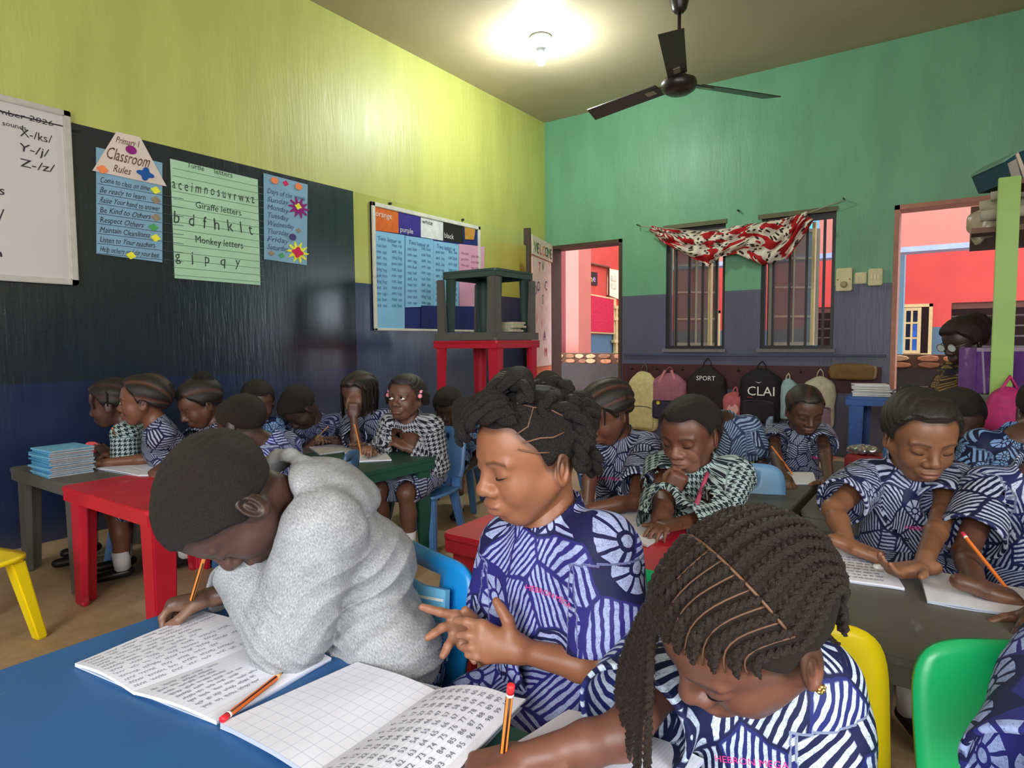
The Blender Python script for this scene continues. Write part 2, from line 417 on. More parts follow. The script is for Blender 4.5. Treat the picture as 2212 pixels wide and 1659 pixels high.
# ------------------------------------------------------------------ cloth, skin and hair materials
def skin_mat():
    if 'skin' in MATS: return MATS['skin']
    b = NB('skin'); a = b.n('ShaderNodeAttribute', attribute_name='tone'); o = b.coord()
    n = b.noise(o, 60, 4); c = b.mix(n, b.mix(.12, a.outputs['Color'], (0, 0, 0, 1)), b.mix(.06, a.outputs['Color'], (.6, .35, .25, 1)))
    b.out(c, .46, .45); b.bsdf.inputs['Subsurface Weight'].default_value = .06; b.bsdf.inputs['Subsurface Radius'].default_value = (.008, .003, .002)
    b.bump(b.noise(o, 420, 2), .12, .0006); MATS['skin'] = b.m; return b.m
def adire_mat(name, navy, pale, cell=15, freq=520, flowers=.35, duty=.05, wob=.0):
    """resist-dyed cotton: patches of stripes set at angles, and daisies, pale on navy"""
    if name in MATS: return MATS[name]
    b = NB(name); v0 = b.n('ShaderNodeAttribute', attribute_name='pat').outputs['Vector']
    nz = b.n('ShaderNodeTexNoise'); b.L.new(v0, nz.inputs['Vector']); nz.inputs['Scale'].default_value = 30
    off = b.vmath('SCALE', b.vmath('SUBTRACT', nz.outputs['Color'], (.5, .5, .5))); off.node.inputs['Scale'].default_value = .010
    v = b.vmath('ADD', v0, off)
    vo = b.n('ShaderNodeTexVoronoi', voronoi_dimensions='2D', feature='F1'); b.L.new(v, vo.inputs['Vector']); vo.inputs['Scale'].default_value = cell
    ve = b.n('ShaderNodeTexVoronoi', voronoi_dimensions='2D', feature='DISTANCE_TO_EDGE'); b.L.new(v, ve.inputs['Vector']); ve.inputs['Scale'].default_value = cell
    rc = b.sep(vo.outputs['Color']); lc = b.sep(b.vmath('SUBTRACT', v, vo.outputs['Position']))
    ang = b.math('MULTIPLY', rc[0], 6.283); x, y = lc[0], lc[1]
    u = b.math('ADD', b.math('MULTIPLY', x, b.math('COSINE', ang)), b.math('MULTIPLY', y, b.math('SINE', ang)))
    st = b.math('SMOOTH_MIN', 1.0, b.math('MULTIPLY', b.math('ADD', b.math('SINE', b.math('MULTIPLY', u, freq)), duty), 4.0), .1)
    st = b.n('ShaderNodeClamp', i_0=st).outputs[0]
    rr = b.math('SQRT', b.math('ADD', b.math('MULTIPLY', x, x), b.math('MULTIPLY', y, y))); rn = b.math('MULTIPLY', rr, cell)
    th = b.math('ARCTAN2', y, x); pet = b.math('GREATER_THAN', b.math('ABSOLUTE', b.math('SINE', b.math('MULTIPLY', th, 4.5))), b.math('SUBTRACT', .62, b.math('MULTIPLY', rn, .6)))
    ring = b.math('MULTIPLY', b.math('GREATER_THAN', rn, .17), b.math('LESS_THAN', rn, .46)); ctr = b.math('LESS_THAN', rn, .10)
    fl = b.math('MAXIMUM', b.math('MULTIPLY', pet, ring), ctr)
    isf = b.math('LESS_THAN', rc[1], flowers)
    w_ = b.math('ADD', b.math('MULTIPLY', isf, fl), b.math('MULTIPLY', b.math('SUBTRACT', 1.0, isf), st))
    ed = b.n('ShaderNodeClamp', i_0=b.math('MULTIPLY', b.math('SUBTRACT', ve.outputs['Distance'], .035), 40.0)).outputs[0]
    w_ = b.math('MULTIPLY', w_, ed); fn = b.noise(v0, 90, 5, .7)
    crack = b.n('ShaderNodeClamp', i_0=b.math('MULTIPLY', b.math('SUBTRACT', b.math('ABSOLUTE', b.math('SUBTRACT', fn, .5)), .003), 120.0)).outputs[0]
    w_ = b.math('MULTIPLY', w_, crack)
    dark = b.mix(b.noise(v0, 25, 3), lin(navy), tuple(x*.6 for x in lin(navy)[:3])+(1,)); dark = b.mix(b.math('MULTIPLY', b.math('GREATER_THAN', rc[2], .55), .75), dark, lin((20, 24, 48)))
    lightc = b.mix(b.noise(v0, 40, 3), lin(pale), tuple(x*.78 for x in lin(pale)[:3])+(1,))
    b.out(b.mix(w_, dark, lightc), .62, .25); b.bump(b.noise(v0, 900, 2), .15, .0006); MATS[name] = b.m; return b.m
def hound_mat(name, dark, pale, scale=52):
    if name in MATS: return MATS[name]
    b = NB(name); v = b.n('ShaderNodeAttribute', attribute_name='pat').outputs['Vector']
    nz = b.n('ShaderNodeTexNoise'); b.L.new(v, nz.inputs['Vector']); nz.inputs['Scale'].default_value = 60
    off = b.vmath('SCALE', b.vmath('SUBTRACT', nz.outputs['Color'], (.5, .5, .5))); off.node.inputs['Scale'].default_value = .006
    s = b.sep(b.vmath('ADD', v, off)); x = b.math('MULTIPLY', s[0], scale); y = b.math('MULTIPLY', s[1], scale)
    wx = b.math('LESS_THAN', b.math('FRACT', x), .5); wy = b.math('LESS_THAN', b.math('FRACT', y), .5)
    tw = b.math('LESS_THAN', b.math('FRACT', b.math('ADD', b.math('MULTIPLY', x, 2.0), b.math('MULTIPLY', y, 2.0))), .5)
    m = b.math('ADD', b.math('MULTIPLY', tw, wx), b.math('MULTIPLY', b.math('SUBTRACT', 1.0, tw), wy))
    b.out(b.mix(m, lin(pale), lin(dark)), .85, .1); b.bump(b.noise(v, 700, 3), .5, .002); MATS[name] = b.m; return b.m
def hoodie_mat():
    b = NB('grey_heather_fleece'); v = b.n('ShaderNodeAttribute', attribute_name='pat').outputs['Vector']
    n1 = b.noise(b.stretch(v, (700, 190, 100)), 1, 3, .6); n2 = b.noise(v, 26, 3)
    f = b.math('ADD', b.math('MULTIPLY', n1, .8), b.math('MULTIPLY', n2, .2))
    b.out(b.ramp(f, [(.36, lin((122, 125, 130))), (.52, lin((152, 154, 158))), (.66, lin((176, 177, 180)))]), .92, .1)
    b.bump(b.noise(v, 900, 2), .12, .0006); return b.m
def hair_mat(name='black_hair', rgb=(24, 19, 17), rough=.62, scale=500):
    if name in MATS: return MATS[name]
    b = NB(name); o = b.coord(); c = lin(rgb); n = b.noise(o, scale, 3, .7)
    b.out(b.ramp(n, [(.35, tuple(v*.55 for v in c[:3])+(1,)), (.7, tuple(v*1.7 for v in c[:3])+(1,))]), rough, .35); b.bump(n, .9, .006); MATS[name] = b.m; return b.m
def corn_mat(tone):
    k = 'cornrows_%d_%d_%d' % tuple(tone)
    if k in MATS: return MATS[k]
    b = NB(k); a = b.n('ShaderNodeAttribute', attribute_name='row'); o = b.coord(); n = b.noise(b.stretch(o, (300, 300, 300)), 1, 3, .7)
    blk = b.ramp(n, [(.35, (.006, .005, .004, 1)), (.7, (.03, .024, .02, 1))]); sc = tuple(v*.62 for v in lin(tone)[:3])+(1,)
    b.out(b.mix(b.sep(a.outputs['Vector'])[0], sc, blk), .5, .4); b.bump(n, .6, .002); MATS[k] = b.m; return b.m
# ------------------------------------------------------------------ hands
POSES = {'flat': [(6, 8, 6)]*4, 'relax': [(18, 24, 14), (24, 28, 16), (30, 30, 18), (34, 32, 20)], 'fist': [(78, 85, 55)]*4,
         'write': [(48, 42, 12), (62, 58, 25), (76, 74, 40), (84, 80, 45)], 'curl': [(55, 60, 40), (60, 62, 40), (66, 64, 42), (70, 66, 45)]}
def hand(b, w, fd, pn, left, s=1.0, pose='relax', spread=6, k=.006):
    w = np.asarray(w, float); fd = unit(fd); pn = np.asarray(pn, float); pn = unit(pn-fd*(pn@fd)); th = np.cross(fd, pn)*(-1 if left else 1)
    h = Body(); R = np.stack([fd, th, pn])
    h.u(cone(w-fd*.03*s, w+fd*.012*s, .0185*s, .017*s, (pn, .85)), .01)
    h.u(rbox(w+fd*.040*s, np.array((.036, .027, .0125))*s, R, .0115*s), .014)
    h.u(ell(w+fd*.028*s+th*.018*s+pn*.006*s, np.array((.024, .013, .012))*s, R), .012)
    for i, (L, rr) in enumerate(((.050, .0068), (.055, .0070), (.051, .0067), (.041, .0060))):
        p = w+fd*(.070-.003*abs(i-1.2))*s+th*(.0205-.0140*i)*s+pn*.001*s; a = 0; off = math.radians(spread*(1.5-i))
        d0 = unit(fd*math.cos(off)+th*math.sin(off))
        for j, (fr, cu) in enumerate(zip((.44, .31, .25), POSES[pose][i])):
            a += math.radians(cu); d = d0*math.cos(a)+pn*math.sin(a); q = p+d*L*fr*s
            h.u(cone(p, q, rr*s*(1-.08*j), rr*s*(.92-.1*j)), k*.5 if j else k); p = q
    tb = w+fd*.022*s+th*.024*s+pn*.005*s
    d1, d2 = (unit(fd*.72+th*.38+pn*.58), unit(fd*.92-th*.28+pn*.28)) if pose in ('write', 'fist', 'curl') else (unit(fd*.62+th*.78+pn*.12), unit(fd*.85+th*.5))
    q = tb+d1*.034*s; h.u(cone(tb, q, .0100*s, .0085*s), .007); h.u(cone(q, q+d2*.026*s, .0083*s, .0062*s), .003)
    b.group(h, w+fd*.05*s, .125*s, .006); return (w+fd*.05*s, pn, .10*s)
def ik(a, t, l1, l2, pole):
    a, t = np.asarray(a, float), np.asarray(t, float); v = t-a; D = np.linalg.norm(v); D2 = min(D, (l1+l2)*.995); n = v/D
    x = (l1*l1-l2*l2+D2*D2)/(2*D2); y = math.sqrt(max(0, l1*l1-x*x)); pl = np.asarray(pole, float); pl = unit(pl-n*(pl@n)); return a+n*x+pl*y
# ------------------------------------------------------------------ hair
def hairline(q, front=.060, back=-.062):
    f, l, u = q.T; sl = (front-back)/.165
    al = np.abs(l); rec = .016*np.exp(-((al-.046)/.016)**2)*(f > .02); burn = .024*np.exp(-((f-.010)/.013)**2)*smooth01((al-.045)/.02)
    return u-(back+sl*(f+.08))-rec+burn
def cap_body(c, R, s, t=.008, front=.060, back=-.062, style='buzz', nrow=13, amp=.0035):
    Rm = A3(R).T; cc = A3(c); b = Body(); E = lambda f, l, u, r: ell(c+s*(f*R[0]+l*R[1]+u*R[2]), np.array(r)*s, R)
    b.u(E(-.014, 0, .030, (.092, .075, .077))); b.u(E(.030, 0, .022, (.058, .062, .072)), .02)
    def dfn(p):
        q = ((p-cc)@Rm)/f4(s); f, l, u = q.T; e = hairline(q, front, back)
        if style == 'corn':   rd = np.abs(np.sin(np.arctan2(l, u-.0+f4(.02))*nrow*.5+f*14))
        elif style == 'sweep': rd = np.abs(np.sin((u*.8+f*.5+np.abs(l)*.3)*210))
        else: rd = .5+.5*wav(q, 260, 5)
        k_ = smooth01((e+.004)/.024); return -(f4(t)*k_+f4(amp)*rd*k_-f4(.0022)*(1-k_))*f4(s)
    b.disp(dfn)
    b.keep(lambda p: -(hairline(((p-cc)@Rm)/f4(s), front, back)+f4(.012))*f4(.8*s), .001)
    return b
def braid_geo(g, pts, r, n=5, per=None):
    """three-strand plait along a polyline"""
    pts = np.array(pts, float); seg = np.linalg.norm(np.diff(pts, axis=0), axis=1); L = np.r_[0, np.cumsum(seg)]; m = max(6, int(L[-1]/(r*.62)))
    t = np.linspace(0, L[-1], m); C = np.stack([np.interp(t, L, pts[:, i]) for i in range(3)], 1)
    T = np.gradient(C, axis=0); T /= np.linalg.norm(T, axis=1)[:, None]+1e-9; up = np.array([.3, .2, .9]); U = up-T*(T@up)[:, None]; U /= np.linalg.norm(U, axis=1)[:, None]; S = np.cross(T, U)
    taper = np.clip(np.minimum(1, (L[-1]-t)/(.03)+.45), 0, 1)
    for k in range(3):
        ph = t/(r*4.2)*2*math.pi/1.0+k*2*math.pi/3
        q = C+S*(np.sin(ph)*r*.80*taper)[:, None]+U*(np.sin(2*ph)*r*.42*taper)[:, None]
        g.tube(q, list(r*.52*taper), n)
# ------------------------------------------------------------------ a person
SHIRT_K = .035
def chest_text(shirt_me, items, p0, ex, ey, material, parent, name='embroidered_name'):
    V = np.empty(len(shirt_me.vertices)*3, f4); shirt_me.vertices.foreach_get('co', V); V = V.reshape(-1, 3).astype(float)
    n = unit(np.cross(ex, ey)); sel = V[np.linalg.norm(V-p0, axis=1) < .16]; out = []; Fc = []
    for s_, x, y, size in items:
        v, f = text_geo(s_, size); k = len(out)
        for a, b in v:
            p = p0+ex*(x+a)+ey*(y+b); q = sel-p; lat = q-np.outer(q@n, n); d2 = (lat**2).sum(1); front = (q@n) > -.05
            i = np.argsort(np.where(front, d2, 9))[:3]; out.append((p, (q[i]@n).max(), x+a, y+b))
        Fc += [tuple(i+k for i in t) for t in f]
    h_ = np.array([o[1] for o in out]); a_ = np.array([o[2] for o in out]); b_ = np.array([o[3] for o in out]); A_ = np.stack([np.ones_like(a_), a_, b_, a_*a_, a_*b_], 1)
    ok = np.abs(h_-np.median(h_)) < .02; co_ = np.linalg.lstsq(A_[ok], h_[ok], rcond=None)[0]; out = [o[0]+n*(v+.0035) for o, v in zip(out, A_@co_)]
    return link(name, mesh(name, out, Fc), material, parent)
def drape(name, S, px, r, material, parent, off=.002):
    """cord laid on the visible side of the shirt along pixels of the photograph"""
    me = S['_shirt'].data; V = np.empty(len(me.vertices)*3, f4); me.vertices.foreach_get('co', V); V = V.reshape(-1, 3).astype(float); q = V-CAM; d = q@AF; X = CX+FPX*(q@AR)/d; Y = CY-FPX*(q@AU)/d; pts = []
    for x, y in px:
        m = np.hypot(X-x, Y-y); i = np.argsort(m)[:9]; j = i[np.argmin(d[i])]; pts.append(P(x, y, d[j]-off))
    g = G(); g.tube(pts, r, 8); return g.build(name, material, parent)
def surf_px(S, x, y):
    me = S['_shirt'].data; V = np.empty(len(me.vertices)*3, f4); me.vertices.foreach_get('co', V); V = V.reshape(-1, 3).astype(float); q = V-CAM; d = q@AF; m = np.hypot(CX+FPX*(q@AR)/d-x, CY-FPX*(q@AU)/d-y); i = np.argsort(m)[:30]; return P(x, y, d[i].min())
def name_tag(S, root, x, y, size):
    chest_text(S['_shirt'].data, [('HEBRON MEGA', 0, 0, size)], surf_px(S, x, y), unit(AR), unit(AU), mat('hot_pink_thread', (226, 60, 140), .6), root)
def scalp(c, R, s):
    b = Body(); E = lambda f, l, u, r: ell(c+s*(f*R[0]+l*R[1]+u*R[2]), np.array(r)*s, R); b.u(E(-.014, 0, .030, (.092, .075, .077))); b.u(E(.030, 0, .022, (.058, .062, .072)), .02)
    def surf(f, l, u, lift=.006):
        dr = np.array([f+.005, l, u-.02], float); dr /= np.linalg.norm(dr); rr = np.linspace(.05, .14, 200); pts = np.array([-.005, 0, .02])+rr[:, None]*dr; d = b((c+s*(pts@R)).astype(f4)); return pts[np.argmin(np.abs(d-lift*s))]
    return surf
def person(label, S, group=None):
    """S: head (c, frame, scale), neck, pelvis, yaw of the body, wrists, clothes, hair"""
    c, R, hs = np.asarray(S['head'], float), S['R'], S.get('hs', 1.0); res = S.get('res', .0045); hres_ = S.get('hres', res); fine = hres_ < .0036
    pv = np.asarray(S['pelvis'], float); nb = np.asarray(S['neck'], float); bs = S.get('bs', 1.0)
    by = math.radians(S['yaw']); bf = unit(math.cos(by)*TOC+math.sin(by)*IML); bu = unit(nb-pv); bf = unit(bf-bu*(bf@bu)); bl = np.cross(bu, bf); Rt = np.stack([bf, bl, bu])
    sw = S.get('sw', .108)*bs; sh = {1: nb+bl*sw-bu*.035*bs, -1: nb-bl*sw-bu*.035*bs}
    for q, key in ((1, 'shL'), (-1, 'shR')):
        if key in S: sh[q] = np.asarray(S[key], float)
    root = wthing('person', label, 'person', (pv[0], pv[1], 0), 0, group)
    tone = S.get('tone', (112, 72, 52)); B = Body()
    HB = head_sdf(c, R, hs, fine=fine); neck_ = cone(c+hs*(-.022*R[0]-.045*R[2]), nb-bu*.01, .041*hs, .043*bs); HB.u(neck_, .02)
    B.u(neck_, .02); B.u(cone(nb-bu*.02, nb-bu*.12, .05*bs, .06*bs), .03); B.u(cone(sh[1], sh[-1], .033*bs), .03)
    palms = []; arms = {}
    for q, k in ((1, 'L'), (-1, 'R')):
        wr = S.get('wr'+k)
        if wr is None: continue
        wr = np.asarray(wr, float)
        el = np.asarray(S['el'+k], float) if 'el'+k in S else ik(sh[q], wr, .185*bs, .165*bs, S.get('pole'+k, bl*q*.5-UPZ*1.0-bf*.3))
        arms[q] = (sh[q], el, wr); B.u(cone(sh[q], el, .031*bs, .026*bs), .02); mid = el+(wr-el)*.35; B.u(cone(el, mid, .0255*bs, .0245*bs), .012); B.u(cone(mid, wr, .0245*bs, .0175*bs), .012)
        hd = S.get('hand'+k)
        if callable(hd): palms += hd(B) or []
        elif hd is not None:
            pose, pn = hd[0], hd[1]; fd = hd[2] if len(hd) > 2 else wr-el; palms.append(hand(B, wr, fd, pn, q == 1, S.get('hand_s', 1.0)*bs, pose, hd[3] if len(hd) > 3 else 6))
    pts = [c]+[p for a in arms.values() for p in a]+[nb]; lo = np.min(pts, 0)-.16; hi = np.max(pts, 0)+.16
    V, F = polygonize(B, lo, hi, res); V1, F1 = polygonize(HB, np.minimum(c-.135*hs, nb-.02), np.maximum(c+.135*hs, nb+.02), hres_); F = np.concatenate([F, F1+len(V)]); V = np.concatenate([V, V1])
    legs = S.get('legs', True); seat = S.get('seat', .27); hipw = .062*bs
    lf = S.get('legdir'); lf = unit([bf[0], bf[1], 0]) if lf is None else unit(lf); ll = np.cross(UPZ, lf)
    hip = {q: pv+ll*q*hipw for q in (1, -1)}
    knee = {q: hip[q]+lf*.265*bs+ll*q*S.get('splay', .015)+UPZ*(S.get('kneez', seat+.045)-pv[2]) for q in (1, -1)}; ank = {q: np.array([knee[q][0]-lf[0]*S.get('tuck', .02), knee[q][1]-lf[1]*S.get('tuck', .02), .055]) for q in (1, -1)}
    if legs:
        LB = Body()
        for q in (1, -1):
            LB.u(cone(hip[q], knee[q], .056*bs, .042*bs), .0); LB.u(cone(knee[q], knee[q]*.6+ank[q]*.4-lf*.01, .040*bs, .038*bs), .015); LB.u(cone(knee[q]*.6+ank[q]*.4-lf*.01, ank[q], .038*bs, .026*bs), .015)
        a = np.array(list(hip.values())+list(knee.values())+list(ank.values())); V2, F2 = polygonize(LB, a.min(0)-.07, a.max(0)+.07, max(res*1.8, .007)); F = np.concatenate([F, F2+len(V)]); V = np.concatenate([V, V2])
    me = np_mesh('body', V, F); vcol(me, 'tone', skin_colour(V, c, R, hs, tone, palms, (S.get('hair') or {}).get('cap'))); link('body', me, skin_mat(), root)
    if legs:
        for q in (1, -1):
            t0 = ank[q]; fb = Body().u(cone(t0-UPZ*.012-lf*.015, t0+lf*.10*bs-UPZ*.025, .030*bs, .026*bs, (UPZ, .75))).keep(lambda p: -p[:, 2]+.004, 0)
            v, f = polygonize(fb, t0-.14, t0+.16, .007); link('shoe', np_mesh('shoe', v, f), mat('black_shoe_leather', (22, 20, 22), .4), root)
            if S.get('socks', True):
                g = G(); g.tube([t0+UPZ*.0, t0+(knee[q]-t0)*.30], [.031*bs, .036*bs], 12); g.build('sock', mat('white_sock_cotton', (205, 205, 205), .9), root)
    # ---- clothes
    SB = Body(); SH = S['shirt']; t = SH.get('t', 0.0); ch = pv+(nb-pv)*.66; be = pv+(nb-pv)*.27
    L = np.linalg.norm(nb-pv)
    SB.u(ell(ch, np.array((.078*bs+t, .106*bs+t, .36*L+t)), Rt), .0); SB.u(ell(be, np.array((.086*bs+t, .104*bs+t, .40*L)), Rt), SHIRT_K)
    SB.u(cone(sh[1]-bu*.004, sh[-1]-bu*.004, .042*bs+t), .035); SB.u(cone(nb-bu*.03, nb+bu*.012, .062*bs+t, .05*bs+t), .02)
    for fn_, k_ in SH.get('extra', ()): SB.u(fn_, k_)
    slv = []
    for q, (s0, el, wr) in arms.items():
        fr = SH.get('sleeve', .8); fr = fr[q] if isinstance(fr, dict) else fr; r0, r1 = SH.get('sr', (.052, .056)); r0 *= bs; r1 *= bs
        if fr <= 1:
            e = s0+(el-s0)*fr; SB.u(cone(s0, e, r0+t, r1+t), .03); slv.append((q, s0, e, r1+t))
        else:
            SB.u(cone(s0, el, r0+t, r0*.88+t), SH.get('ak', .03)); e = el+(wr-el)*(fr-1); SB.u(cone(el, e, r0*.86+t, r1*.68+t), .02); slv.append((q, el, e, r1*.68+t))
    SB.disp(lambda p: wav(p, 38, 5)*f4(SH.get('wr', .003))+wav(p, 95, 4, 7)*f4(SH.get('wr', .003)*.35))
    if 'folds' in SH: SB.disp(SH['folds'])
    for q, s0, e, r in slv:
        d = unit(e-s0); SB.keep((lambda e_, d_, s_: lambda p: np.where(nrm(p-A3(e_)) < r*2.2, (p-A3(e_))@A3(d_), -1).astype(f4))(e, d, s0), .002)
        SB.cut(cone(e-d*.02, e+d*.05, max(.012, r-.011), max(.012, r-.004)), .003)
    if not S.get('noneck'): SB.cut(cone(nb-bu*.005+bf*.004, nb+bu*.09+bf*.02, .049*bs, .060*bs), .004)
    if 'cuts' in SH:
        for fn_, k_ in SH['cuts']: SB.cut(fn_, k_)
    SB.keep(lambda p: -((p-A3(pv))@A3(bu))-f4(SH.get('hem', .03)), .006)
    al = [p for a in arms.values() for p in a]+[pv, nb]; lo = np.min(al, 0)-.20; hi = np.max(al, 0)+.20
    v, f = polygonize(SB, lo, hi, SH.get('res', max(res, .004)), slack=.006)
    def pattern(v, off):
        q = v-pv; a = np.arctan2(q@bl, q@bf); pat = np.stack([a*.115*bs+off, q@bu, np.zeros(len(v))], 1)
        for k_, (qq, (s0, el, wr)) in enumerate(arms.items()):
            for j, (a0, b0, rr) in enumerate(((s0, el, .055), (el, wr, .045))):
                if j and np.max(SH.get('sleeve', .8) if not isinstance(SH.get('sleeve'), dict) else list(SH['sleeve'].values())) <= 1: continue
                ax = unit(b0-a0); LL = np.linalg.norm(b0-a0); e = v-a0; tt = e@ax; rad = np.linalg.norm(e-np.outer(tt, ax), axis=1)
                m = (tt > (.012 if not j else -.02)) & (tt < LL+.06) & (rad < .078*bs+t) & ((e@(bl*qq) > -.005) | (rad < .05*bs+t) if not j else True)
                ux = unit(np.cross(ax, bf+.01*bu)); uy = np.cross(ax, ux); ang = np.arctan2((e)@ux, (e)@uy)
                pat[m] = np.stack([ang*rr+3.1*(k_+1)+off+1.7*j, tt, np.zeros(len(v))], 1)[m]
        return pat
    sm = np_mesh('shirt', v, f); off = S.get('seed', 0)*1.37; vvec(sm, 'pat', pattern(v, off)); so = link(SH.get('name', 'shirt'), sm, SH['mat'], root); S['_shirt'] = so
    if SH.get('label'): so['label'] = SH['label']
    if S.get('skirt', True):
        K = Body(); kn = S.get('skirt_len', .88)
        K.u(ell(pv+UPZ*.005, (.100*bs, .105*bs, .085*bs), np.stack([lf, ll, UPZ])), 0)
        for q in (1, -1): K.u(cone(hip[q], hip[q]+(knee[q]-hip[q])*kn, .072*bs, .064*bs), .04)
        K.u(cone(pv+UPZ*.0, (knee[1]+knee[-1])/2*kn+pv*(1-kn), .075*bs, .055*bs), .05)
        K.disp(lambda p: wav(p, 48, 5, 3)*f4(.004)); kp = (knee[1]+knee[-1])/2*kn+pv*(1-kn)+lf*.03
        K.keep(lambda p: ((p-A3(kp))@A3(lf)), .004)
        for q in (1, -1): K.cut(cone(hip[q]+(knee[q]-hip[q])*(kn-.05), knee[q]+lf*.05, .052*bs, .056*bs), .004)
        a = np.array(list(hip.values())+list(knee.values())+[pv]); v, f = polygonize(K, a.min(0)-.13, a.max(0)+.13, max(res, .004), slack=.006)
        km = np_mesh('skirt', v, f); q = v-pv; aa = np.arctan2(q@ll, q[:, 2]+.0); vvec(km, 'pat', np.stack([aa*.10+off+9.3, q@lf, np.zeros(len(v))], 1)); link(S.get('skirt_name', 'skirt'), km, S.get('skirt_mat', SH['mat']), root)
    # ---- eyes
    W = lambda f_, l_, u_: c+hs*(f_*R[0]+l_*R[1]+u_*R[2]); ey = S.get('eyes', 'down')
    if S.get('face', True) and (fine or ey == 'open'):
        for q in (1, -1):
            g = G(); lashes = []
            if ey == 'down':
                for k in range(9):
                    a = -1+2*k/8; lashes.append(W(.0843-.009*a*a-.002*abs(a), q*.0305+a*.0165, -.0045-.0035*(1-a*a)+.002*a*q))
                g.tube(lashes, [.0005]+[.0011]*7+[.0005], 5); g.build('eyelashes', mat('eyelash_black', (16, 11, 10), .5), root)
            else:
                o = W(.0705, q*.0305, -.001); M = np.stack([R[0], R[1], R[2]]).T; gz = S.get('gaze', (0, 0)); vv = []; fc = []
                for i in range(9):
                    for j in range(17):
                        a = (i/8-.5)*1.05*hs*1; b_ = (j/16-.5)*2.0; rr = .0165*hs; hh = .0058*(1-min(1, abs(b_))**2)*(i/8-.5)*2
                        x = math.sqrt(max(0, .0168**2-(b_*.0140)**2-hh*hh)); vv.append(o+hs*(M@np.array([x, b_*.0140, hh])))
                for i in range(8):
                    for j in range(16): fc.append((i*17+j, i*17+j+1, (i+1)*17+j+1, (i+1)*17+j))
                e = link('eye', mesh('eye', vv, fc, True), mat('eye_white', (214, 206, 196), .25, .03), root)
                ig = G(); ic = o+hs*(.0165*R[0]+gz[0]*R[1]+gz[1]*R[2]); ring = [ic+hs*.0058*(math.cos(t_)*R[1]+math.sin(t_)*R[2]) for t_ in np.linspace(0, 2*math.pi, 14)[:-1]]
                ig.add([ic+hs*.0016*R[0]]+[p+hs*.0004*R[0] for p in ring], [(0, 1+i, 1+(i+1) % 13) for i in range(13)], True); ig.build('iris', mat('iris_brown', (28, 15, 10), .2, .03), e)
                for k in range(9):
                    a = -1+2*k/8; lashes.append(W(.0875-.010*a*a, q*.0305+a*.0150, .0065-.007*a*a))
                g.tube(lashes, [.0005]+[.0010]*7+[.0005], 5); g.build('eyelashes', mat('eyelash_black', (16, 11, 10), .5), root)
    # ---- hair
    hr = S.get('hair')
    if hr:
        hb = cap_body(c, R, hs, **hr.get('cap', {})); hres = hr.get('res', max(hres_, .003)); v, f = polygonize(hb, c-.15*hs, c+.15*hs, hres, slack=.01)
        hme = np_mesh('hair', v, f); ho = link('hair', hme, hr.get('mat') or hair_mat(), root); S['_hair'] = ho
        if hr.get('cap', {}).get('style') in ('corn', 'sweep'):
            q = head_local(v, c, R, hs); e_ = hairline(q, hr['cap'].get('front', .06), hr['cap'].get('back', -.062)); f_, l_, u_ = q.T; nr = hr['cap'].get('nrow', 13)
            rd = np.abs(np.sin(np.arctan2(l_, u_+.02)*nr*.5+f_*14)) if hr['cap']['style'] == 'corn' else np.abs(np.sin((u_*.8+f_*.5+np.abs(l_)*.3)*210))
            vcol(hme, 'row', np.repeat((smooth01(rd*2.2-.25)*.8+.2)[:, None], 3, 1)); hme.materials[0] = corn_mat(tone if hr['cap']['style'] == 'corn' else (60, 48, 42))
        if 'more' in hr: hr['more'](root, ho, W, c, R, hs)
    return root
# ------------------------------------------------------------------ the room
TH = .464                                                  # height of the children's tables
def wall_mat(name, zones, rough=.35, streak=.5, spec=.5, gloss=None):
    """enamel paint in horizontal zones: zones = list of (test, rgb); test = (axis, limit) chain"""
    b = NB(name); o = b.coord(); s = b.sep(o)
    col = None
    for conds, rgb in zones:
        c = lin(rgb); n = b.noise(b.stretch(o, (3, 3, .8)), 1.6, 6, .6)
        cc = b.ramp(n, [(.25, tuple(v*.86 for v in c[:3])+(1,)), (.75, tuple(min(1, v*1.1) for v in c[:3])+(1,))])
        if col is None: col = cc; continue
        m = None
        for ax, sign, lim in conds:
            t = b.math('GREATER_THAN' if sign > 0 else 'LESS_THAN', s[ax], lim); m = t if m is None else b.math('MULTIPLY', m, t)
        col = b.mix(m, col, cc)
    h1 = b.noise(b.stretch(o, (6, 6, 1.1)), 2.2, 5, .6); h2 = b.noise(o, 70, 4, .6); h3 = b.noise(b.stretch(o, (45, 45, 5)), 1.0, 4, .6)
    rr = b.math('ADD', rough, b.math('MULTIPLY', b.math('SUBTRACT', h1, .5), streak*.35))
    if gloss: rr = b.math('ADD', rr, b.math('MULTIPLY', b.math('GREATER_THAN', s[2], gloss[0]), gloss[1]))
    b.out(col, rr, spec)
    if gloss: b.set(b.bsdf.inputs['Coat Weight'], b.math('MULTIPLY', b.math('LESS_THAN', s[2], gloss[0]), .85)); b.bsdf.inputs['Coat IOR'].default_value = 1.6; b.set(b.bsdf.inputs['Coat Roughness'], rr)
    b.bump(b.math('ADD', b.math('ADD', h1, b.math('MULTIPLY', h2, .30)), b.math('MULTIPLY', h3, .9)), .26, .010); return b.m
zd = 1.465; yb = onX(765, 520, XL)[1]; zcb = float(onX(500, 349, XL)[2]); zlow = float(onX(400, 812, XL)[2])
m_left = wall_mat('left_wall_paint', [((), (188, 192, 98)), ([(2, -1, zd)], (58, 74, 104)), ([(1, -1, yb), (2, -1, zcb)], (26, 38, 50)), ([(1, -1, yb), (2, -1, zlow)], (26, 42, 76))], .22, .45, 1.0, (zcb, .25))
m_far = wall_mat('far_wall_paint', [((), (104, 160, 125)), ([(2, -1, zd)], (88, 88, 110))], .42, .3, .4)
m_far_low = None
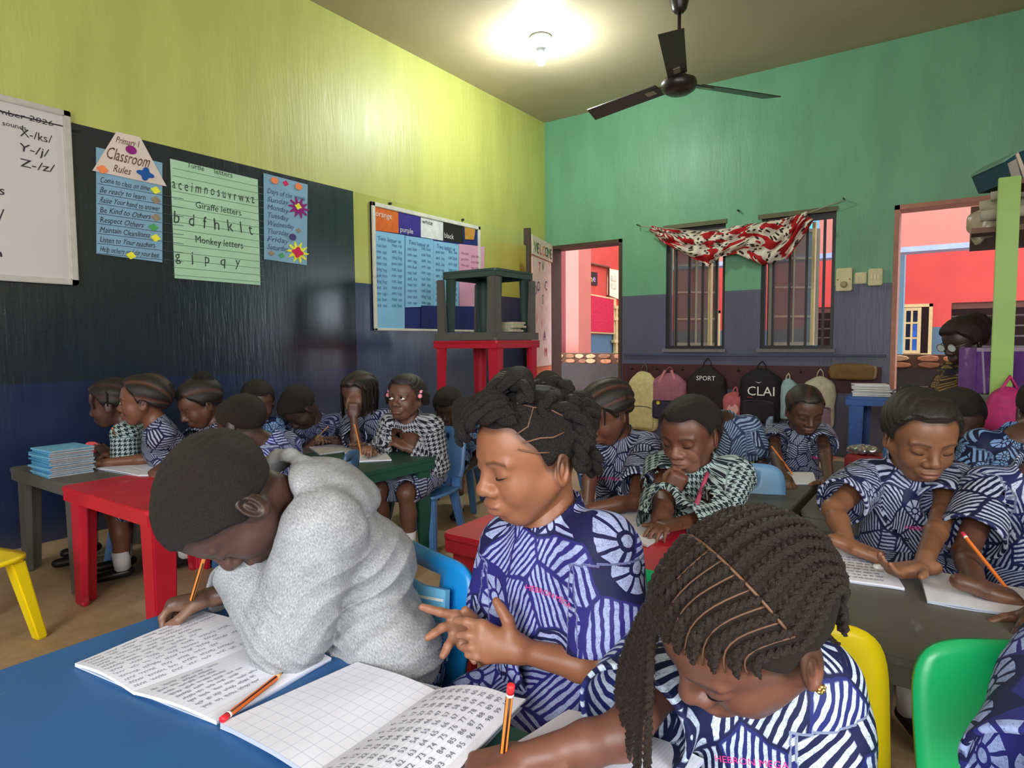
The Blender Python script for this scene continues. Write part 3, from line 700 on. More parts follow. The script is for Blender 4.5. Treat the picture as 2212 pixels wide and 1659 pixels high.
m_plain = wall_mat('side_wall_paint', [((), (190, 186, 120)), ([(2, -1, zd)], (80, 90, 115))], .45, .3, .4)
m_ceil = mat('ceiling_paint', (178, 162, 134), .5, .10, 1.3, .35)
def floor_mat():
    b = NB('floor_screed'); o = b.coord(); n1 = b.noise(o, 1.7, 6, .6); n2 = b.noise(o, 22, 4)
    f = b.math('ADD', b.math('MULTIPLY', n1, .7), b.math('MULTIPLY', n2, .3))
    b.out(b.ramp(f, [(.3, lin((160, 134, 100))), (.6, lin((196, 168, 132))), (.8, lin((208, 186, 152)))]), .5, .35); b.bump(n2, .15, .002); return b.m
struct(G().box((XL, YN, -.1), (XR, YE, 0)).build('floor', floor_mat()))
struct(G().box((XL, YN, ZC), (XR, YE, ZC+.12)).build('ceiling', m_ceil))
struct(G().box((XL-.18, YN, -.1), (XL, YE, ZC+.12)).build('wall_left', m_left))
T = .20                                                    # wall thickness
d1 = (float(onY(1187, 600, YE)[0]), float(onY(1344, 600, YE)[0]), 2.05); w1 = (float(onY(1438, 620, YE)[0]), float(onY(1566, 620, YE)[0])); w2 = (float(onY(1643, 620, YE)[0]), float(onY(1803, 620, YE)[0]))
WZ0, WZ1 = .925, 2.09; d2 = (float(onY(1931, 520, YE)[0]), .62, 2.08)
g = G(); y0, y1 = YE, YE+T
for x0, x1, z0, z1 in ((XL-.18, d1[0], -.1, ZC+.12), (d1[1], w1[0], -.1, ZC+.12), (w1[1], w2[0], -.1, ZC+.12), (w2[1], d2[0], -.1, ZC+.12), (d2[1], XR+.2, -.1, ZC+.12),
                       (d1[0], d1[1], d1[2], ZC+.12), (w1[0], w1[1], -.1, WZ0), (w1[0], w1[1], WZ1, ZC+.12), (w2[0], w2[1], -.1, WZ0), (w2[0], w2[1], WZ1, ZC+.12), (d2[0], d2[1], d2[2], ZC+.12)):
    g.box((x0, y0, z0), (x1, y1, z1))
struct(g.build('wall_far', m_far))
g = G()
ra = (-1.4, .3)                        # windows of the right wall (y ranges), seen only as light
for ya, yc, z0, z1 in ((YN, ra[0], -.1, ZC+.12), (ra[1], YE, -.1, ZC+.12), (ra[0], ra[1], -.1, .9), (ra[0], ra[1], 2.4, ZC+.12)):
    g.box((XR, ya, z0), (XR+T, yc, z1))
struct(g.build('wall_right', m_plain))
g = G()
for xa, xc, z0, z1 in ((XL-.18, -1.1, -.1, ZC+.12), (1.5, XR+.2, -.1, ZC+.12), (-1.1, 1.5, -.1, .95), (-1.1, 1.5, 2.55, ZC+.12)): g.box((xa, YN-T, z0), (xc, YN, z1))
struct(g.build('wall_near', m_plain))
# ------------------------------------------------------------------ windows of the far wall
steel = mat('window_steel', (38, 36, 40), .45, .1, 30, .5); cream = mat('cream_frame_paint', (206, 186, 134), .5, .08); greyf = mat('casement_shade_grey', (146, 136, 118), .55, .1)  # casement grey has the shade on the frames put into it
def glass_mat():
    b = NB('window_glass'); b.out((.16, .15, .145, 1), .12, .5); b.bsdf.inputs['Transmission Weight'].default_value = .0; b.bsdf.inputs['Alpha'].default_value = .72; return b.m
m_glass = glass_mat()
def grid_sash(name, w_, h_, nx, ny, mt, parent, loc, rz, bar=.028, glass=m_glass, mid=.016, pane_mats=None):
    s = G().box((0, -.015, 0), (bar, .015, h_)).box((w_-bar, -.015, 0), (w_, .015, h_)).box((bar, -.015, 0), (w_-bar, .015, bar)).box((bar, -.015, h_-bar), (w_-bar, .015, h_))
    for i in range(1, nx): s.box((w_*i/nx-mid/2, -.012, bar), (w_*i/nx+mid/2, .012, h_-bar))
    for j in range(1, ny): s.box((bar, -.011, h_*j/ny-mid/2), (w_-bar, .011, h_*j/ny+mid/2))
    o = s.build(name, mt, parent); o.location = loc; o.rotation_euler = (0, 0, rz); k = 0
    pm = G().box((-w_/nx/2+mid*.6, -.002, -h_/ny/2+mid*.6), (w_/nx/2-mid*.6, .002, h_/ny/2-mid*.6)).build('pane', None, mesh_only=True)
    for i in range(nx):
        for j in range(ny):
            mm = glass if pane_mats is None else pane_mats[k % len(pane_mats)]; k += 1
            me = pm if pane_mats is None else pm.copy()
            if not me.materials: me.materials.append(mm)
            p = _link('pane', me, None, o); p.location = (w_*(i+.5)/nx, 0, h_*(j+.5)/ny)
    return o
for n, (x0, x1) in ((1, w1), (2, w2)):
    wd = bpy.data.objects.new('window_%d' % n, None); COL.objects.link(wd); wd.location = (x0, YE, WZ0); struct(wd, 'window with dark steel burglar bars and an open casement, %s' % ('nearer the open door on the left' if n == 1 else 'nearer the switch boxes'))
    W_, H_ = x1-x0, WZ1-WZ0
    G().box((0, .03, 0), (.032, .075, H_)).box((W_-.032, .03, 0), (W_, .075, H_)).box((.032, .03, 0), (W_-.032, .075, .03)).box((.032, .03, H_-.05), (W_-.032, .075, H_)).build('window_frame', steel, wd)
    bar = G().box((-.011, .02, .03), (.011, .03, H_-.05)).build('bar', None, mesh_only=True); bar.materials.append(steel)
    for k in range(4): b_ = _link('bar', bar, None, wd); b_.location = (W_*(k+.75)/4.4, .0, 0)
    grid_sash('casement', W_*.78, H_-.10, 2, 4, greyf, wd, (.035, .13, .03), math.radians(38), .03)
    G().box((W_*.66, .12, .03), (W_*.70, .19, H_-.05)).build('mullion', cream, wd)
    G().box((-.02, -.035, -.03), (W_+.02, .0, 0)).build('window_sill', mat('sill_cement', (112, 108, 112), .7), wd)
    G().box((-.03, -.012, H_), (W_+.01, .035, H_+.04)).build('window_lintel', mat('lintel_olive', (96, 96, 70), .7), wd)
# ------------------------------------------------------------------ open door leaf with a welcome poster
woodf = mat('door_frame_brown', (74, 54, 44), .6); dl = struct(bpy.data.objects.new('door_1', None), 'open pink door leaf with a hand-lettered welcome poster'); COL.objects.link(dl)
hx = d1[0]+.02; dl.location = (hx, YE-.03, 0); dl.rotation_euler = (0, 0, math.radians(-90+15.6))   # leaf swung into the room
LW = .74; pinkd = mat('door_salmon_paint', (232, 140, 108), .5)
G().box((0, -.02, .01), (LW, .02, 2.02)).build('leaf', pinkd, dl, bevel=.003)
G().box((LW-.03, -.045, 1.96), (LW+.03, -.02, 2.12)).box((LW, -.022, .02), (LW+.028, .022, 2.12)).build('edge_strip', mat('door_edge_dark', (60, 50, 40), .6), dl)
ps = G().box((.03, .021, .75), (LW-.02, .027, 1.86)).build('poster', mat('poster_pale_pink', (240, 214, 208), .8), dl)
hd = G().box((.0, .027, 1.87), (LW-.0, .034, 2.06)).build('poster_header', mat('poster_cream', (226, 214, 190), .8), dl)
cols = [mat('card_red', (205, 60, 50), .7), mat('card_green', (60, 150, 70), .7), mat('card_orange', (230, 130, 50), .7), mat('card_purple', (110, 50, 130), .7), mat('card_navy', (40, 50, 110), .7)]
for i, ch in enumerate('WELCOME'):
    write('letter', [(ch, .05+.096*i, 1.90, .15)], (LW, .036, 0), (-1, 0, 0), (0, 0, 1), cols[(i*2+1) % 5], hd, normal=np.array([0, 1., 0]))
for i, (ch, x, z) in enumerate((('D', .58, 1.48), ('O', .48, 1.52), ('T', .42, 1.72), ('S', .30, 1.40), ('/', .32, 1.15), ('A', .25, 1.02), ('C', .2, 1.55), ('M', .22, .85), ('V', .3, 1.75), ('I', .5, 1.2))):
    write('letter', [(ch, LW-.1-x, z, .14)], (LW, .030, 0), (-1, 0, 0), (0, 0, 1), cols[(i+3) % 5], ps, normal=np.array([0, 1., 0]), hand=.03)
for nm, dd in (('trim_1', d1), ('trim_2', d2)):
    g = G().box((dd[0]-.0, YE-.012, 0), (dd[0]+.035, YE+T, dd[2])).box((dd[1]-.035, YE-.012, 0), (dd[1], YE+T, dd[2])).box((dd[0], YE-.012, dd[2]-.035), (dd[1], YE+T, dd[2]))
    struct(g.build(nm, mat('door_frame_pink', (176, 120, 100), .6) if nm == 'trim_2' else woodf), 'narrow frame around the %s doorway' % ('left' if nm == 'trim_1' else 'right'))
# ------------------------------------------------------------------ outside: corridor, courtyard and the opposite block
coral = mat('coral_wall_paint', (202, 74, 68), .6, .05, 3); pink = mat('pink_wall_paint', (208, 122, 108), .6, .04, 3); blue_d = mat('slate_blue_dado_paint', (80, 108, 130), .6, .06, 3)
skyb = mat('pale_blue_trim_paint', (106, 156, 178), .6, .05, 3); maroon = mat('maroon_shade', (122, 36, 36), .6, .06, 3); dark_in = mat('dark_room_shade', (58, 42, 42), .9)  # dark brown stands for shade inside rooms; maroon for the pillar's shaded side
struct(G().box((XL-8, YE+T, -.12), (XR+8, 20, -.02)).build('floor_courtyard', mat('courtyard_cement', (150, 120, 100), .8)))
YF = 12.6
blk = wthing('opposite_school_block', 'coral and slate-blue school block across the courtyard, seen through the doorways', 'building', (-2, YF, 0))
ztop = 4.6; zdf = float(onY(1980, 707, YF)[2]); zw0, zw1 = float(onY(1975, 763, YF)[2]), float(onY(1975, 657, YF)[2])
wins = [(float(onY(1941, 700, YF)[0]), float(onY(2014, 700, YF)[0]), 'cream'), (float(onY(2054, 700, YF)[0]), float(onY(2150, 700, YF)[0]), 'dark'), (float(onY(2190, 700, YF)[0]), float(onY(2290, 700, YF)[0]), 'dark'),
        (float(onY(1517, 700, YF)[0]), float(onY(1556, 700, YF)[0]), 'cream'), (float(onY(1762, 700, YF)[0]), float(onY(1796, 700, YF)[0]), 'dark')]
wins.sort(); xs = [-9.0]+[v for a in wins for v in a[:2]]+[3.4]
gd, gc = G(), G()
for i in range(0, len(xs), 2):
    gd.box((xs[i], YF, 0), (xs[i+1], YF+.2, zdf)); gc.box((xs[i], YF, zdf), (xs[i+1], YF+.2, zw1))
for a, b_, k in wins: gd.box((a, YF, 0), (b_, YF+.2, zw0))
gc.box((-9, YF, zw1), (3.4, YF+.2, ztop))
gd.build('dado_wall', blue_d, blk); gc.build('upper_wall', coral, blk)
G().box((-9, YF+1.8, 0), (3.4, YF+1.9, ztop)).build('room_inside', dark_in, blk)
bluel = mat('blue_lit_pane', (40, 96, 190), .2, .3, 6); darkg = mat('dark_glass_pane', (26, 32, 52), .15, .2, 6)  # blue panes take the light on the glass into their colour
for a, b_, k in wins:
    if k == 'cream':
        G().box((a, YF-.03, zw0), (a+.05, YF+.06, zw1)).box((b_-.05, YF-.03, zw0), (b_, YF+.06, zw1)).box((a, YF-.03, zw1-.05), (b_, YF+.06, zw1)).box((a, YF-.05, zw0-.04), (b_, YF+.06, zw0)).build('window_frame', cream, blk)
        grid_sash('window_sash', (b_-a)*.55, zw1-zw0-.06, 2, 3, cream, blk, (a+.06, YF-.06, zw0), 0, .05, mid=.03, pane_mats=[darkg, darkg, darkg, bluel, bluel, darkg])
    else:
        G().box((a, YF+.02, zw1-.10), (b_, YF+.1, zw1)).build('window_head', mat('brown_window_head', (96, 62, 50), .7), blk)
        for j in range(4): G().box((a, YF+.12, zw0+(zw1-zw0)*(.12+.2*j)), (b_, YF+.16, zw0+(zw1-zw0)*(.15+.2*j))).build('louvre', mat('louvre_grey', (96, 90, 90), .6), blk)
# pink eaves beam and blue columns of the corridor roof
YB = 9.2; zb = float(onY(2010, 541, YB)[2])
bm_ = wthing('pink_roof_beam', 'pale pink roof beam with light blue lower edge over the courtyard', 'beam', (-1, YB, zb))
G().box((-3.55, YB, zb+.06), (2.6, YB+.25, 5.2)).build('beam', pink, bm_); G().box((-3.55, YB-.02, zb), (2.6, YB+.27, zb+.06)).build('beam_edge', mat('lavender_edge_paint', (170, 176, 214), .6), bm_)
def column(px0, px1, Y, mts, label, z1=3.6, dep=.28):
    a, b_ = float(onY(px0, 600, Y)[0]), float(onY(px1, 600, Y)[0]); o = wthing('courtyard_column', label, 'column', ((a+b_)/2, Y, 0))
    G().box((a, Y, -.02), (b_, Y+dep, z1)).build('shaft', mts, o, bevel=.008); G().box((a-.03, Y-.03, z1-.12), (b_+.03, Y+dep+.03, z1)).build('capital', mts, o); G().box((a-.03, Y-.03, -.02), (b_+.03, Y+dep+.03, .2)).build('plinth', mts, o)
column(1741, 1759, 8.7, mat('bright_cyan_paint', (92, 172, 198), .5, .05), 'thin cyan column seen through the right barred window')
column(1934, 1953, 11.0, skyb, 'light blue column at the edge of the right doorway view', float(onY(1940, 548, 11.0)[2])+.25)
# block left of the courtyard, seen through the left doorway
XS = -4.95; sidew = wthing('side_classroom_wall', 'coral classroom wall with slate-blue dado beyond the left doorway', 'wall', (XS, 9, 0))
ya, yz_ = 7.55, 12.6; zds = float(onX(1290, 722, XS)[2])
G().box((XS-.2, ya, 0), (XS, yz_, zds)).build('dado_wall', blue_d, sidew); G().box((XS-.2, ya, zds), (XS, yz_, 3.1)).build('upper_wall', mat('coral_wall_deep', (196, 72, 60), .6, .05, 3), sidew)
G().box((XS-.2, ya, 3.1), (XS+.05, yz_, 3.3)).build('ring_beam', skyb, sidew)
yc = [float(onX(p, 600, XS)[1]) for p in (1249, 1262)]; G().box((XS-.01, yc[0]-.4, .0), (XS+.012, yc[1], float(onX(1256, 652, XS)[2]))).build('doorway_shade_slab', dark_in, sidew)  # thin dark slab on the wall; the opening's shade is its colour
z_c = float(onX(1280, 571, XS)[2]); G().tube([(XS+.03, ya, z_c), (XS+.03, float(onX(1311, 580, XS)[1]), z_c), (XS+.03, float(onX(1311, 580, XS)[1]), z_c-.6)], .022, 8).build('conduit', mat('conduit_brown', (120, 66, 48), .6), sidew)
def yzr(x, y, X): p = onX(x, y, X); return float(p[1]), float(p[2])
def wall_card(name, label, cat, px, X, mt, th=.015, group=None):
    """flat sheet on a wall of constant x, by its corner pixels TL TR BR BL"""
    c4 = [yzr(a, b_, X) for a, b_ in px]; o = wthing(name, label, cat, (X, c4[0][0], c4[3][1]), 0, group)
    s = G().add([(X, a, b_) for a, b_ in c4]+[(X+th, a, b_) for a, b_ in c4], [(0, 1, 2, 3), (7, 6, 5, 4), (0, 4, 5, 1), (1, 5, 6, 2), (2, 6, 7, 3), (3, 7, 4, 0)]).build('sheet', mt, o); return o
def wt(name, items, X, mt, parent, hand=.0, slant=0, lift=.002):
    """items (text, px x0, px baseline y, px x1, px cap height)"""
    out = []
    for t_, x0, y0, x1, hh in items:
        a, z = yzr(x0, y0, X); b2, _ = yzr(x1, y0, X); d = depth((X, a, z)); out.append((t_, a, z, hh*d/FPX/.69, b2-a))
    small = max(i[4] for i in items) < 10
    for it in ([out] if small else [[q] for q in out]):
        o = write(name, it, (X, 0, 0), (0, 1, 0), (0, 0, 1), mt, parent, lift, hand, slant)
        if small: o['kind'] = 'stuff'
    return o
sg = wall_card('shine_sign', 'small black sign with bright multicoloured lettering on the coral wall outside', 'sign', [(1249, 583), (1289, 589), (1289, 617), (1249, 611)], XS+.004, mat('sign_black', (40, 32, 34), .6))
for i, (ch, x) in enumerate((('S', 1257), ('h', 1263), ('i', 1269), ('n', 1273), ('e', 1280))):
    wt('letter', [(ch, x, 609-i*.3, x+6, 14)], XS+.021, [mat('letter_lilac', (200, 170, 230), .6), mat('letter_orange', (245, 140, 60), .6), mat('letter_pink', (240, 90, 150), .6), mat('letter_yellow', (250, 215, 70), .6)][i % 4], sg)
rbd = wall_card('red_notice_board', 'crimson pin board with pale frame on the wall beyond the left doorway', 'board', [(1268, 634), (1329, 645), (1329, 722), (1267, 719)], XS+.03, cream, .02)
c4 = [yzr(a, b_, XS+.05) for a, b_ in ((1271, 637), (1325, 647), (1325, 719), (1270, 716))]
G().add([(XS+.052, a, b_) for a, b_ in c4]+[(XS+.058, a, b_) for a, b_ in c4], [(0, 1, 2, 3), (7, 6, 5, 4), (0, 4, 5, 1), (1, 5, 6, 2), (2, 6, 7, 3), (3, 7, 4, 0)]).build('felt', mat('crimson_felt', (190, 30, 62), .8, .2, 30), rbd)
pc = wall_card('paper_chart', 'cream paper chart pinned high beside the crimson board outside', 'chart', [(1312, 580), (1345, 586), (1345, 650), (1311, 637)], XS+.01, mat('chart_cream', (240, 232, 196), .8))
G().box((XS+.03, float(onX(1317, 620, XS)[1]), float(onX(1325, 608, XS)[2])), (XS+.034, float(onX(1328, 620, XS)[1]), float(onX(1325, 596, XS)[2]))).build('printed_panel', mat('chart_grey', (205, 205, 180), .8), pc)
G().box((XS+.03, float(onX(1317, 620, XS)[1]), float(onX(1325, 624, XS)[2])), (XS+.034, float(onX(1328, 620, XS)[1]), float(onX(1325, 612, XS)[2]))).build('printed_panel', mat('chart_grey', (205, 205, 180), .8), pc)
wv = wthing('cream_lattice_window', 'cream lattice window frame at the right edge of the left doorway view', 'window', (XS+.1, 10.1, 1))
yq = [float(onX(p, 700, XS)[1]) for p in (1324, 1333, 1342, 1350)]; zq = [float(onX(1335, p, XS)[2]) for p in (665, 690, 737, 765)]
for a in yq[:3]: G().box((XS+.02, a-.03, zq[3]), (XS+.08, a+.03, zq[0])).build('stile', cream, wv)
for a in zq: G().box((XS+.02, yq[0]-.1, a-.025), (XS+.085, yq[3], a+.025)).build('rail', cream, wv)
pl = wthing('corner_pillar', 'square pillar with pink face and shade-coloured maroon side outside the left door', 'column', (-4.3, 7.7, 0))
pa, pb, pc_ = (float(onY(p, 650, 7.6)[0]) for p in (1204, 1222, 1250))
G().box((pb, 7.6, -.02), (pc_, 7.95, 3.6)).build('pink_face', pink, pl); G().box((pa, 7.62, -.02), (pb, 7.97, 3.6)).build('shade_face', maroon, pl); G().box((pa-.5, 7.66, -.02), (pa, 7.98, 3.6)).build('pink_return', pink, pl)  # maroon holds the shade on the pillar's side as colour
# parapet with crazy-stone band
YP = 7.3; zs1, zs0 = float(onY(1980, 766, YP)[2]), float(onY(1980, 796, YP)[2])
pp = wthing('corridor_parapet', 'low corridor parapet faced with brown crazy stones', 'parapet', (-2, YP, 0))
G().box((-4.9, YP, -.02), (2.6, YP+.18, zs0)).build('base', mat('parapet_shadow_brown', (66, 54, 52), .8), pp); G().box((-4.9, YP+.01, zs0), (2.6, YP+.17, zs1)).build('mortar_band', mat('stone_mortar', (98, 66, 50), .9), pp)  # base coloured dark brown for the shadow on the parapet's side
stc = [mat('stone_tan', (205, 160, 120), .75, .2, 25), mat('stone_brown', (150, 96, 66), .75, .2, 25), mat('stone_rust', (190, 120, 84), .75, .2, 25)]
for xa, xb in ((float(onY(1200, 775, YP)[0]), float(onY(1345, 775, YP)[0])), (float(onY(1922, 775, YP)[0]), float(onY(2130, 775, YP)[0]))):
    x = xa
    while x < xb:
        wd_ = random.uniform(.12, .22); hz = (zs1-zs0)
        for zc_, hh in ((zs0+hz*.72, .42*hz), (zs0+hz*.26, .40*hz)):
            xo = random.uniform(-.04, .04); n = 9; pts = [((math.cos(2*math.pi*i/n))*wd_*.5*random.uniform(.8, 1.05), math.sin(2*math.pi*i/n)*hh*.55*random.uniform(.8, 1.1)) for i in range(n)]
            G().prism(pts, (1, 0, 0), (0, 0, 1), (0, -1, 0), (x+wd_/2+xo, YP+.012, zc_), .022).build('stone', random.choice(stc), pp, bevel=.006, seg=1)
        x += wd_+.012
# ------------------------------------------------------------------ things on the left wall
XW = XL+.004
ink = mat('marker_ink', (40, 38, 44), .6); ink2 = mat('faded_ink', (70, 82, 96), .7); brown_ink = mat('brown_ink', (96, 58, 50), .7)
wb = wthing('whiteboard', 'white marker board with phonics writing at the left edge', 'whiteboard', (XL, 1, 1.4))
yt, zt = yzr(147, 244, XL); yb2, zb2 = yzr(167, 617, XL); yL = yt-1.3; zt = float(zt); al = mat('aluminium_trim', (205, 203, 196), .4, .08, 20, .5, 0, .3)
G().box((XL+.003, yL, zb2), (XL+.020, yt, zt)).build('panel', mat('whiteboard_enamel', (206, 202, 200), .28, .04, 2), wb)
for a, b_ in (((yt-.035, zb2), (yt, zt)), ((yL, zb2), (yL+.035, zt)), ((yL, zt-.03), (yt, zt)), ((yL, zb2), (yt, zb2+.03))): G().box((XL+.003, a[0], a[1]), (XL+.032, b_[0], b_[1])).build('frame_bar', al, wb, bevel=.004)
XB = XL+.021
wt('writing', [('November 2026', -75, 228, 112, 12), ('sounds', 3, 270, 56, 10), ('X-/ks/', 42, 294, 110, 17), ('Y-/j/', 40, 326, 104, 17), ('Z-/z/', 42, 359, 116, 17), ('/a/ s', -60, 412, 8, 20), ('h /e/', -70, 480, 4, 40), ('ch', -40, 552, 4, 18)], XB, ink, wb, .035, .1)
y_, z_ = yzr(60, 256, XB); G().box((XB, y_-.6, z_), (XB+.001, y_+.24, z_+.006)).build('rule_line', ink, wb)
def blob(name, px_c, r_px, mt, parent, X, petals=0, depth_=.42):
    a, z = yzr(px_c[0], px_c[1], X); d = depth((X, a, z)); r = r_px*d/FPX; n = 32 if petals else 16
    pts = [((1-depth_*(.5-.5*math.cos(petals*2*math.pi*i/n+.6)) if petals else 1)*r*math.cos(2*math.pi*i/n)*1.25, (1-depth_*(.5-.5*math.cos(petals*2*math.pi*i/n+.6)) if petals else 1)*r*math.sin(2*math.pi*i/n)) for i in range(n)]
    return G().prism(pts, (0, 1, 0), (0, 0, 1), (1, 0, 0), (X, a, z), .003).build(name, mt, parent)
pb_ = mat('poster_blue_card', (132, 172, 198), .8, .06, 6); pg_ = mat('poster_mint_paper', (176, 214, 182), .8, .06, 6); pw_ = mat('poster_cream_card', (222, 206, 196), .8, .06, 6)
s_or, s_ye, s_pu, s_bl, s_br, s_gr, s_rd = (mat(n, c, .8) for n, c in (('sticker_orange', (255, 140, 90)), ('sticker_yellow', (238, 236, 70)), ('sticker_purple', (140, 30, 120)), ('sticker_blue', (24, 86, 160)), ('sticker_tan', (150, 136, 112)), ('sticker_green', (80, 165, 100)), ('sticker_crimson', (214, 40, 90))))
p1 = wall_card('classroom_rules_poster', 'blue classroom rules poster with a cream trapezoid title card', 'poster', [(207, 318), (350, 352), (350, 567), (208, 548)], XW, pb_, .004)
c4 = [yzr(a, b_, XW) for a, b_ in ((250, 285), (301, 297), (358, 403), (198, 369))]
tc = G().add([(XW+.006, a, b_) for a, b_ in c4]+[(XW+.010, a, b_) for a, b_ in c4], [(0, 1, 2, 3), (7, 6, 5, 4), (0, 4, 5, 1), (1, 5, 6, 2), (2, 6, 7, 3), (3, 7, 4, 0)]).build('title_card', pw_, p1)
wt('writing', [('Primary 1', 249, 307, 298, 14), ('Classroom', 228, 342, 320, 26), ('Rules', 243, 371, 281, 16)], XW+.010, brown_ink, p1, .03, .25)
for i, (t_, x1_) in enumerate((('Come to class on time', 321), ('Be ready to learn', 312), ('Raise Your hand to answer', 343), ('Be Kind to Others', 323), ('Respect Others', 308), ('Maintain Cleanliness', 322), ('Listen to Your teachers', 333), ('Help others and do your best', 342))):
    wt('rule_line', [(t_, 214, 393+i*21.5, x1_, 12)], XW+.004, ink, p1, .04, .3); ya_, za_ = yzr(210, 396+i*21.5, XW); G().box((XW+.0045, ya_, za_-.003), (XW+.0052, ya_+.46, za_)).build('ruled_line', ink2, p1)
blob('sticker', (283, 324), 9, s_pu, p1, XW+.011); blob('sticker', (221, 366), 9, s_or, p1, XW+.011, 4, .2); blob('sticker', (314, 376), 15, s_bl, p1, XW+.011, 4)
for c_, m_ in (((336, 411), s_ye), ((336, 432), s_br), ((337, 470), s_br), ((331, 491), s_gr), ((336, 514), s_ye), ((283, 552), s_ye)): blob('sticker', c_, 8, m_, p1, XW+.005, 4, .25)
p2 = wall_card('letter_family_poster', 'mint green letter poster with handwritten alphabet groups', 'poster', [(367, 343), (556, 388), (562, 616), (377, 601)], XW, pg_, .004)
wt('writing', [('Turtle', 404, 361, 440, 11), ('letters', 462, 375, 502, 11), ('a c e i m n o s u v r w x z', 372, 406, 548, 22), ('Giraffe letters', 422, 449, 520, 14), ('b  d  f  h  k  l  t', 374, 482, 545, 26), ('Monkey letters', 421, 524, 524, 15), ('g   j   p   q   y', 378, 562, 518, 22)], XW+.004, mat('green_ink', (52, 66, 58), .7), p2, .03)
for i in range(15):
    a, z = yzr(370, 362+i*16.5, XW); G().box((XW+.0045, a+.006, z-.0025), (XW+.0052, a+.60, z)).build('ruled_line', mat('ruled_green', (92, 124, 104), .8), p2)
p3 = wall_card('days_of_the_week_poster', 'narrow blue days-of-the-week poster with paper flowers', 'poster', [(569, 374), (664, 399), (662, 573), (570, 560)], XW, pb_, .004)
for i, t_ in enumerate(('Days of the week', 'Sunday', 'Monday', 'Tuesday', 'Wednesday', 'Thursday', 'Friday', 'Saturday')):
    wt('day_line', [(t_, 576, 417+i*17.2, 658 if i == 0 else 622+(i == 4)*12, 11)], XW+.004, mat('blue_ink', (62, 84, 130), .7), p3, .04, .3)
for c_, r_, m_, pt in (((593, 390), 7, s_or, 0), ((617, 396), 6, s_rd, 4), ((645, 403), 7, s_or, 0), ((645, 449), 24, s_pu, 10), ((644, 446), 7, s_ye, 4), ((645, 498), 5, s_br, 4), ((632, 512), 7, mat('sticker_indigo', (74, 66, 120), .8), 0), ((586, 547), 6, s_br, 4), ((608, 552), 6, s_gr, 4), ((643, 545), 25, s_ye, 10), ((643, 545), 12, s_rd, 4)):
    blob('paper_flower', c_, r_, m_, p3, XW+.005+(.004 if r_ in (7, 12) else 0), pt, .6 if pt == 10 else .35)
# pin board with charts
pbd = wthing('pin_board', 'pale framed display board with colour cards and blue word charts', 'notice board', (XL, 3.5, 1.1))
by0, bz1 = yzr(798, 438, XL); by1, bz1b = yzr(1033, 488, XL); _, bz0 = yzr(803, 714, XL); bz1 = (bz1+bz1b)/2
G().box((XL+.003, by0, bz0), (XL+.018, by1, bz1)).build('backing', mat('board_navy', (30, 46, 110), .7), pbd)
for a, b_ in (((by0, bz0), (by0+.035, bz1)), ((by1-.035, bz0), (by1, bz1)), ((by0, bz1-.035), (by1, bz1)), ((by0, bz0), (by1, bz0+.02))): G().box((XL+.003, a[0], a[1]), (XL+.03, b_[0], b_[1])).build('frame_bar', mat('board_frame_white', (214, 214, 202), .5), pbd, bevel=.004)
def sub(name, px, mt, k=0, parent=pbd):
    c4 = [yzr(a, b_, XL+.02) for a, b_ in px]; x0 = XL+.0185+.003*k
    return G().add([(x0, a, b_) for a, b_ in c4]+[(x0+.0025, a, b_) for a, b_ in c4], [(0, 1, 2, 3), (7, 6, 5, 4), (0, 4, 5, 1), (1, 5, 6, 2), (2, 6, 7, 3), (3, 7, 4, 0)]).build(name, mt, parent)
wtp = mat('white_lettering', (226, 222, 214), .7)
sub('orange_card', [(808, 443), (860, 455), (861, 504), (808, 497)], mat('card_deep_orange', (214, 104, 34), .6)); wt('card_word', [('orange', 811, 466, 846, 12)], XL+.0215, wtp, pbd)
sub('purple_card', [(861, 455), (908, 466), (909, 512), (861, 504)], mat('card_indigo', (58, 44, 140), .6)); wt('card_word', [('purple', 864, 500, 892, 11)], XL+.0215, wtp, pbd)
sub('white_card', [(909, 466), (957, 476), (957, 520), (909, 512)], mat('card_white', (222, 226, 224), .6)); wt('card_word', [('white', 912, 482, 934, 9)], XL+.0215, ink, pbd)
sub('black_card', [(957, 476), (1000, 486), (1001, 525), (957, 520)], mat('card_black', (34, 32, 32), .6)); wt('card_word', [('black', 959, 513, 980, 11)], XL+.0215, wtp, pbd)
sub('gold_cutout', [(1003, 488), (1027, 492), (1023, 518), (1004, 517)], mat('card_gold', (190, 140, 60), .6), 1)
bc = mat('chart_sky_blue', (134, 190, 226), .75, .05, 6)
for i, (a, b_) in enumerate(((808, 874), (875, 935), (936, 991))):
    sh_ = sub('word_chart', [(a, 498+i*11), (b_, 508+i*10), (b_, 711 if i == 0 else 662), (a, 712 if i == 0 else 664)], bc, i % 2)
    its = [('Two letter words'[:12], a+8, 518+i*9, b_-8, 9)]
    for r_ in range(10 if i else 11):
        for cc in (0, 1): its.append((random.choice(('at is', 'on up', 'cat bat', 'mat rat', 'pen ten', 'dog log')), a+5+cc*(b_-a)*.5, 532+i*7+r_*13.0, a+5+cc*(b_-a)*.5+(b_-a)*.34, 7))
    wt('chart_words', its, XL+.0225+.003*(i % 2), mat('chart_ink', (70, 110, 150), .8), pbd, .04)
pk = sub('pink_word_chart', [(991, 527), (1046, 533), (1044, 700), (992, 700)], mat('chart_rose', (216, 160, 190), .75, .05, 6), 1)
wt('chart_words', [(t_, 996+22*(k % 2), 548+k*6.5, 1012+22*(k % 2), 6) for k, t_ in enumerate(['net pet', 'pin tin', 'pot hot', 'sun fun', 'man can', 'leg peg', 'wig big', 'top mop', 'cup pup', 'bag rag'])], XL+.0255, mat('chart_ink_rose', (150, 96, 130), .8), pbd, .04)
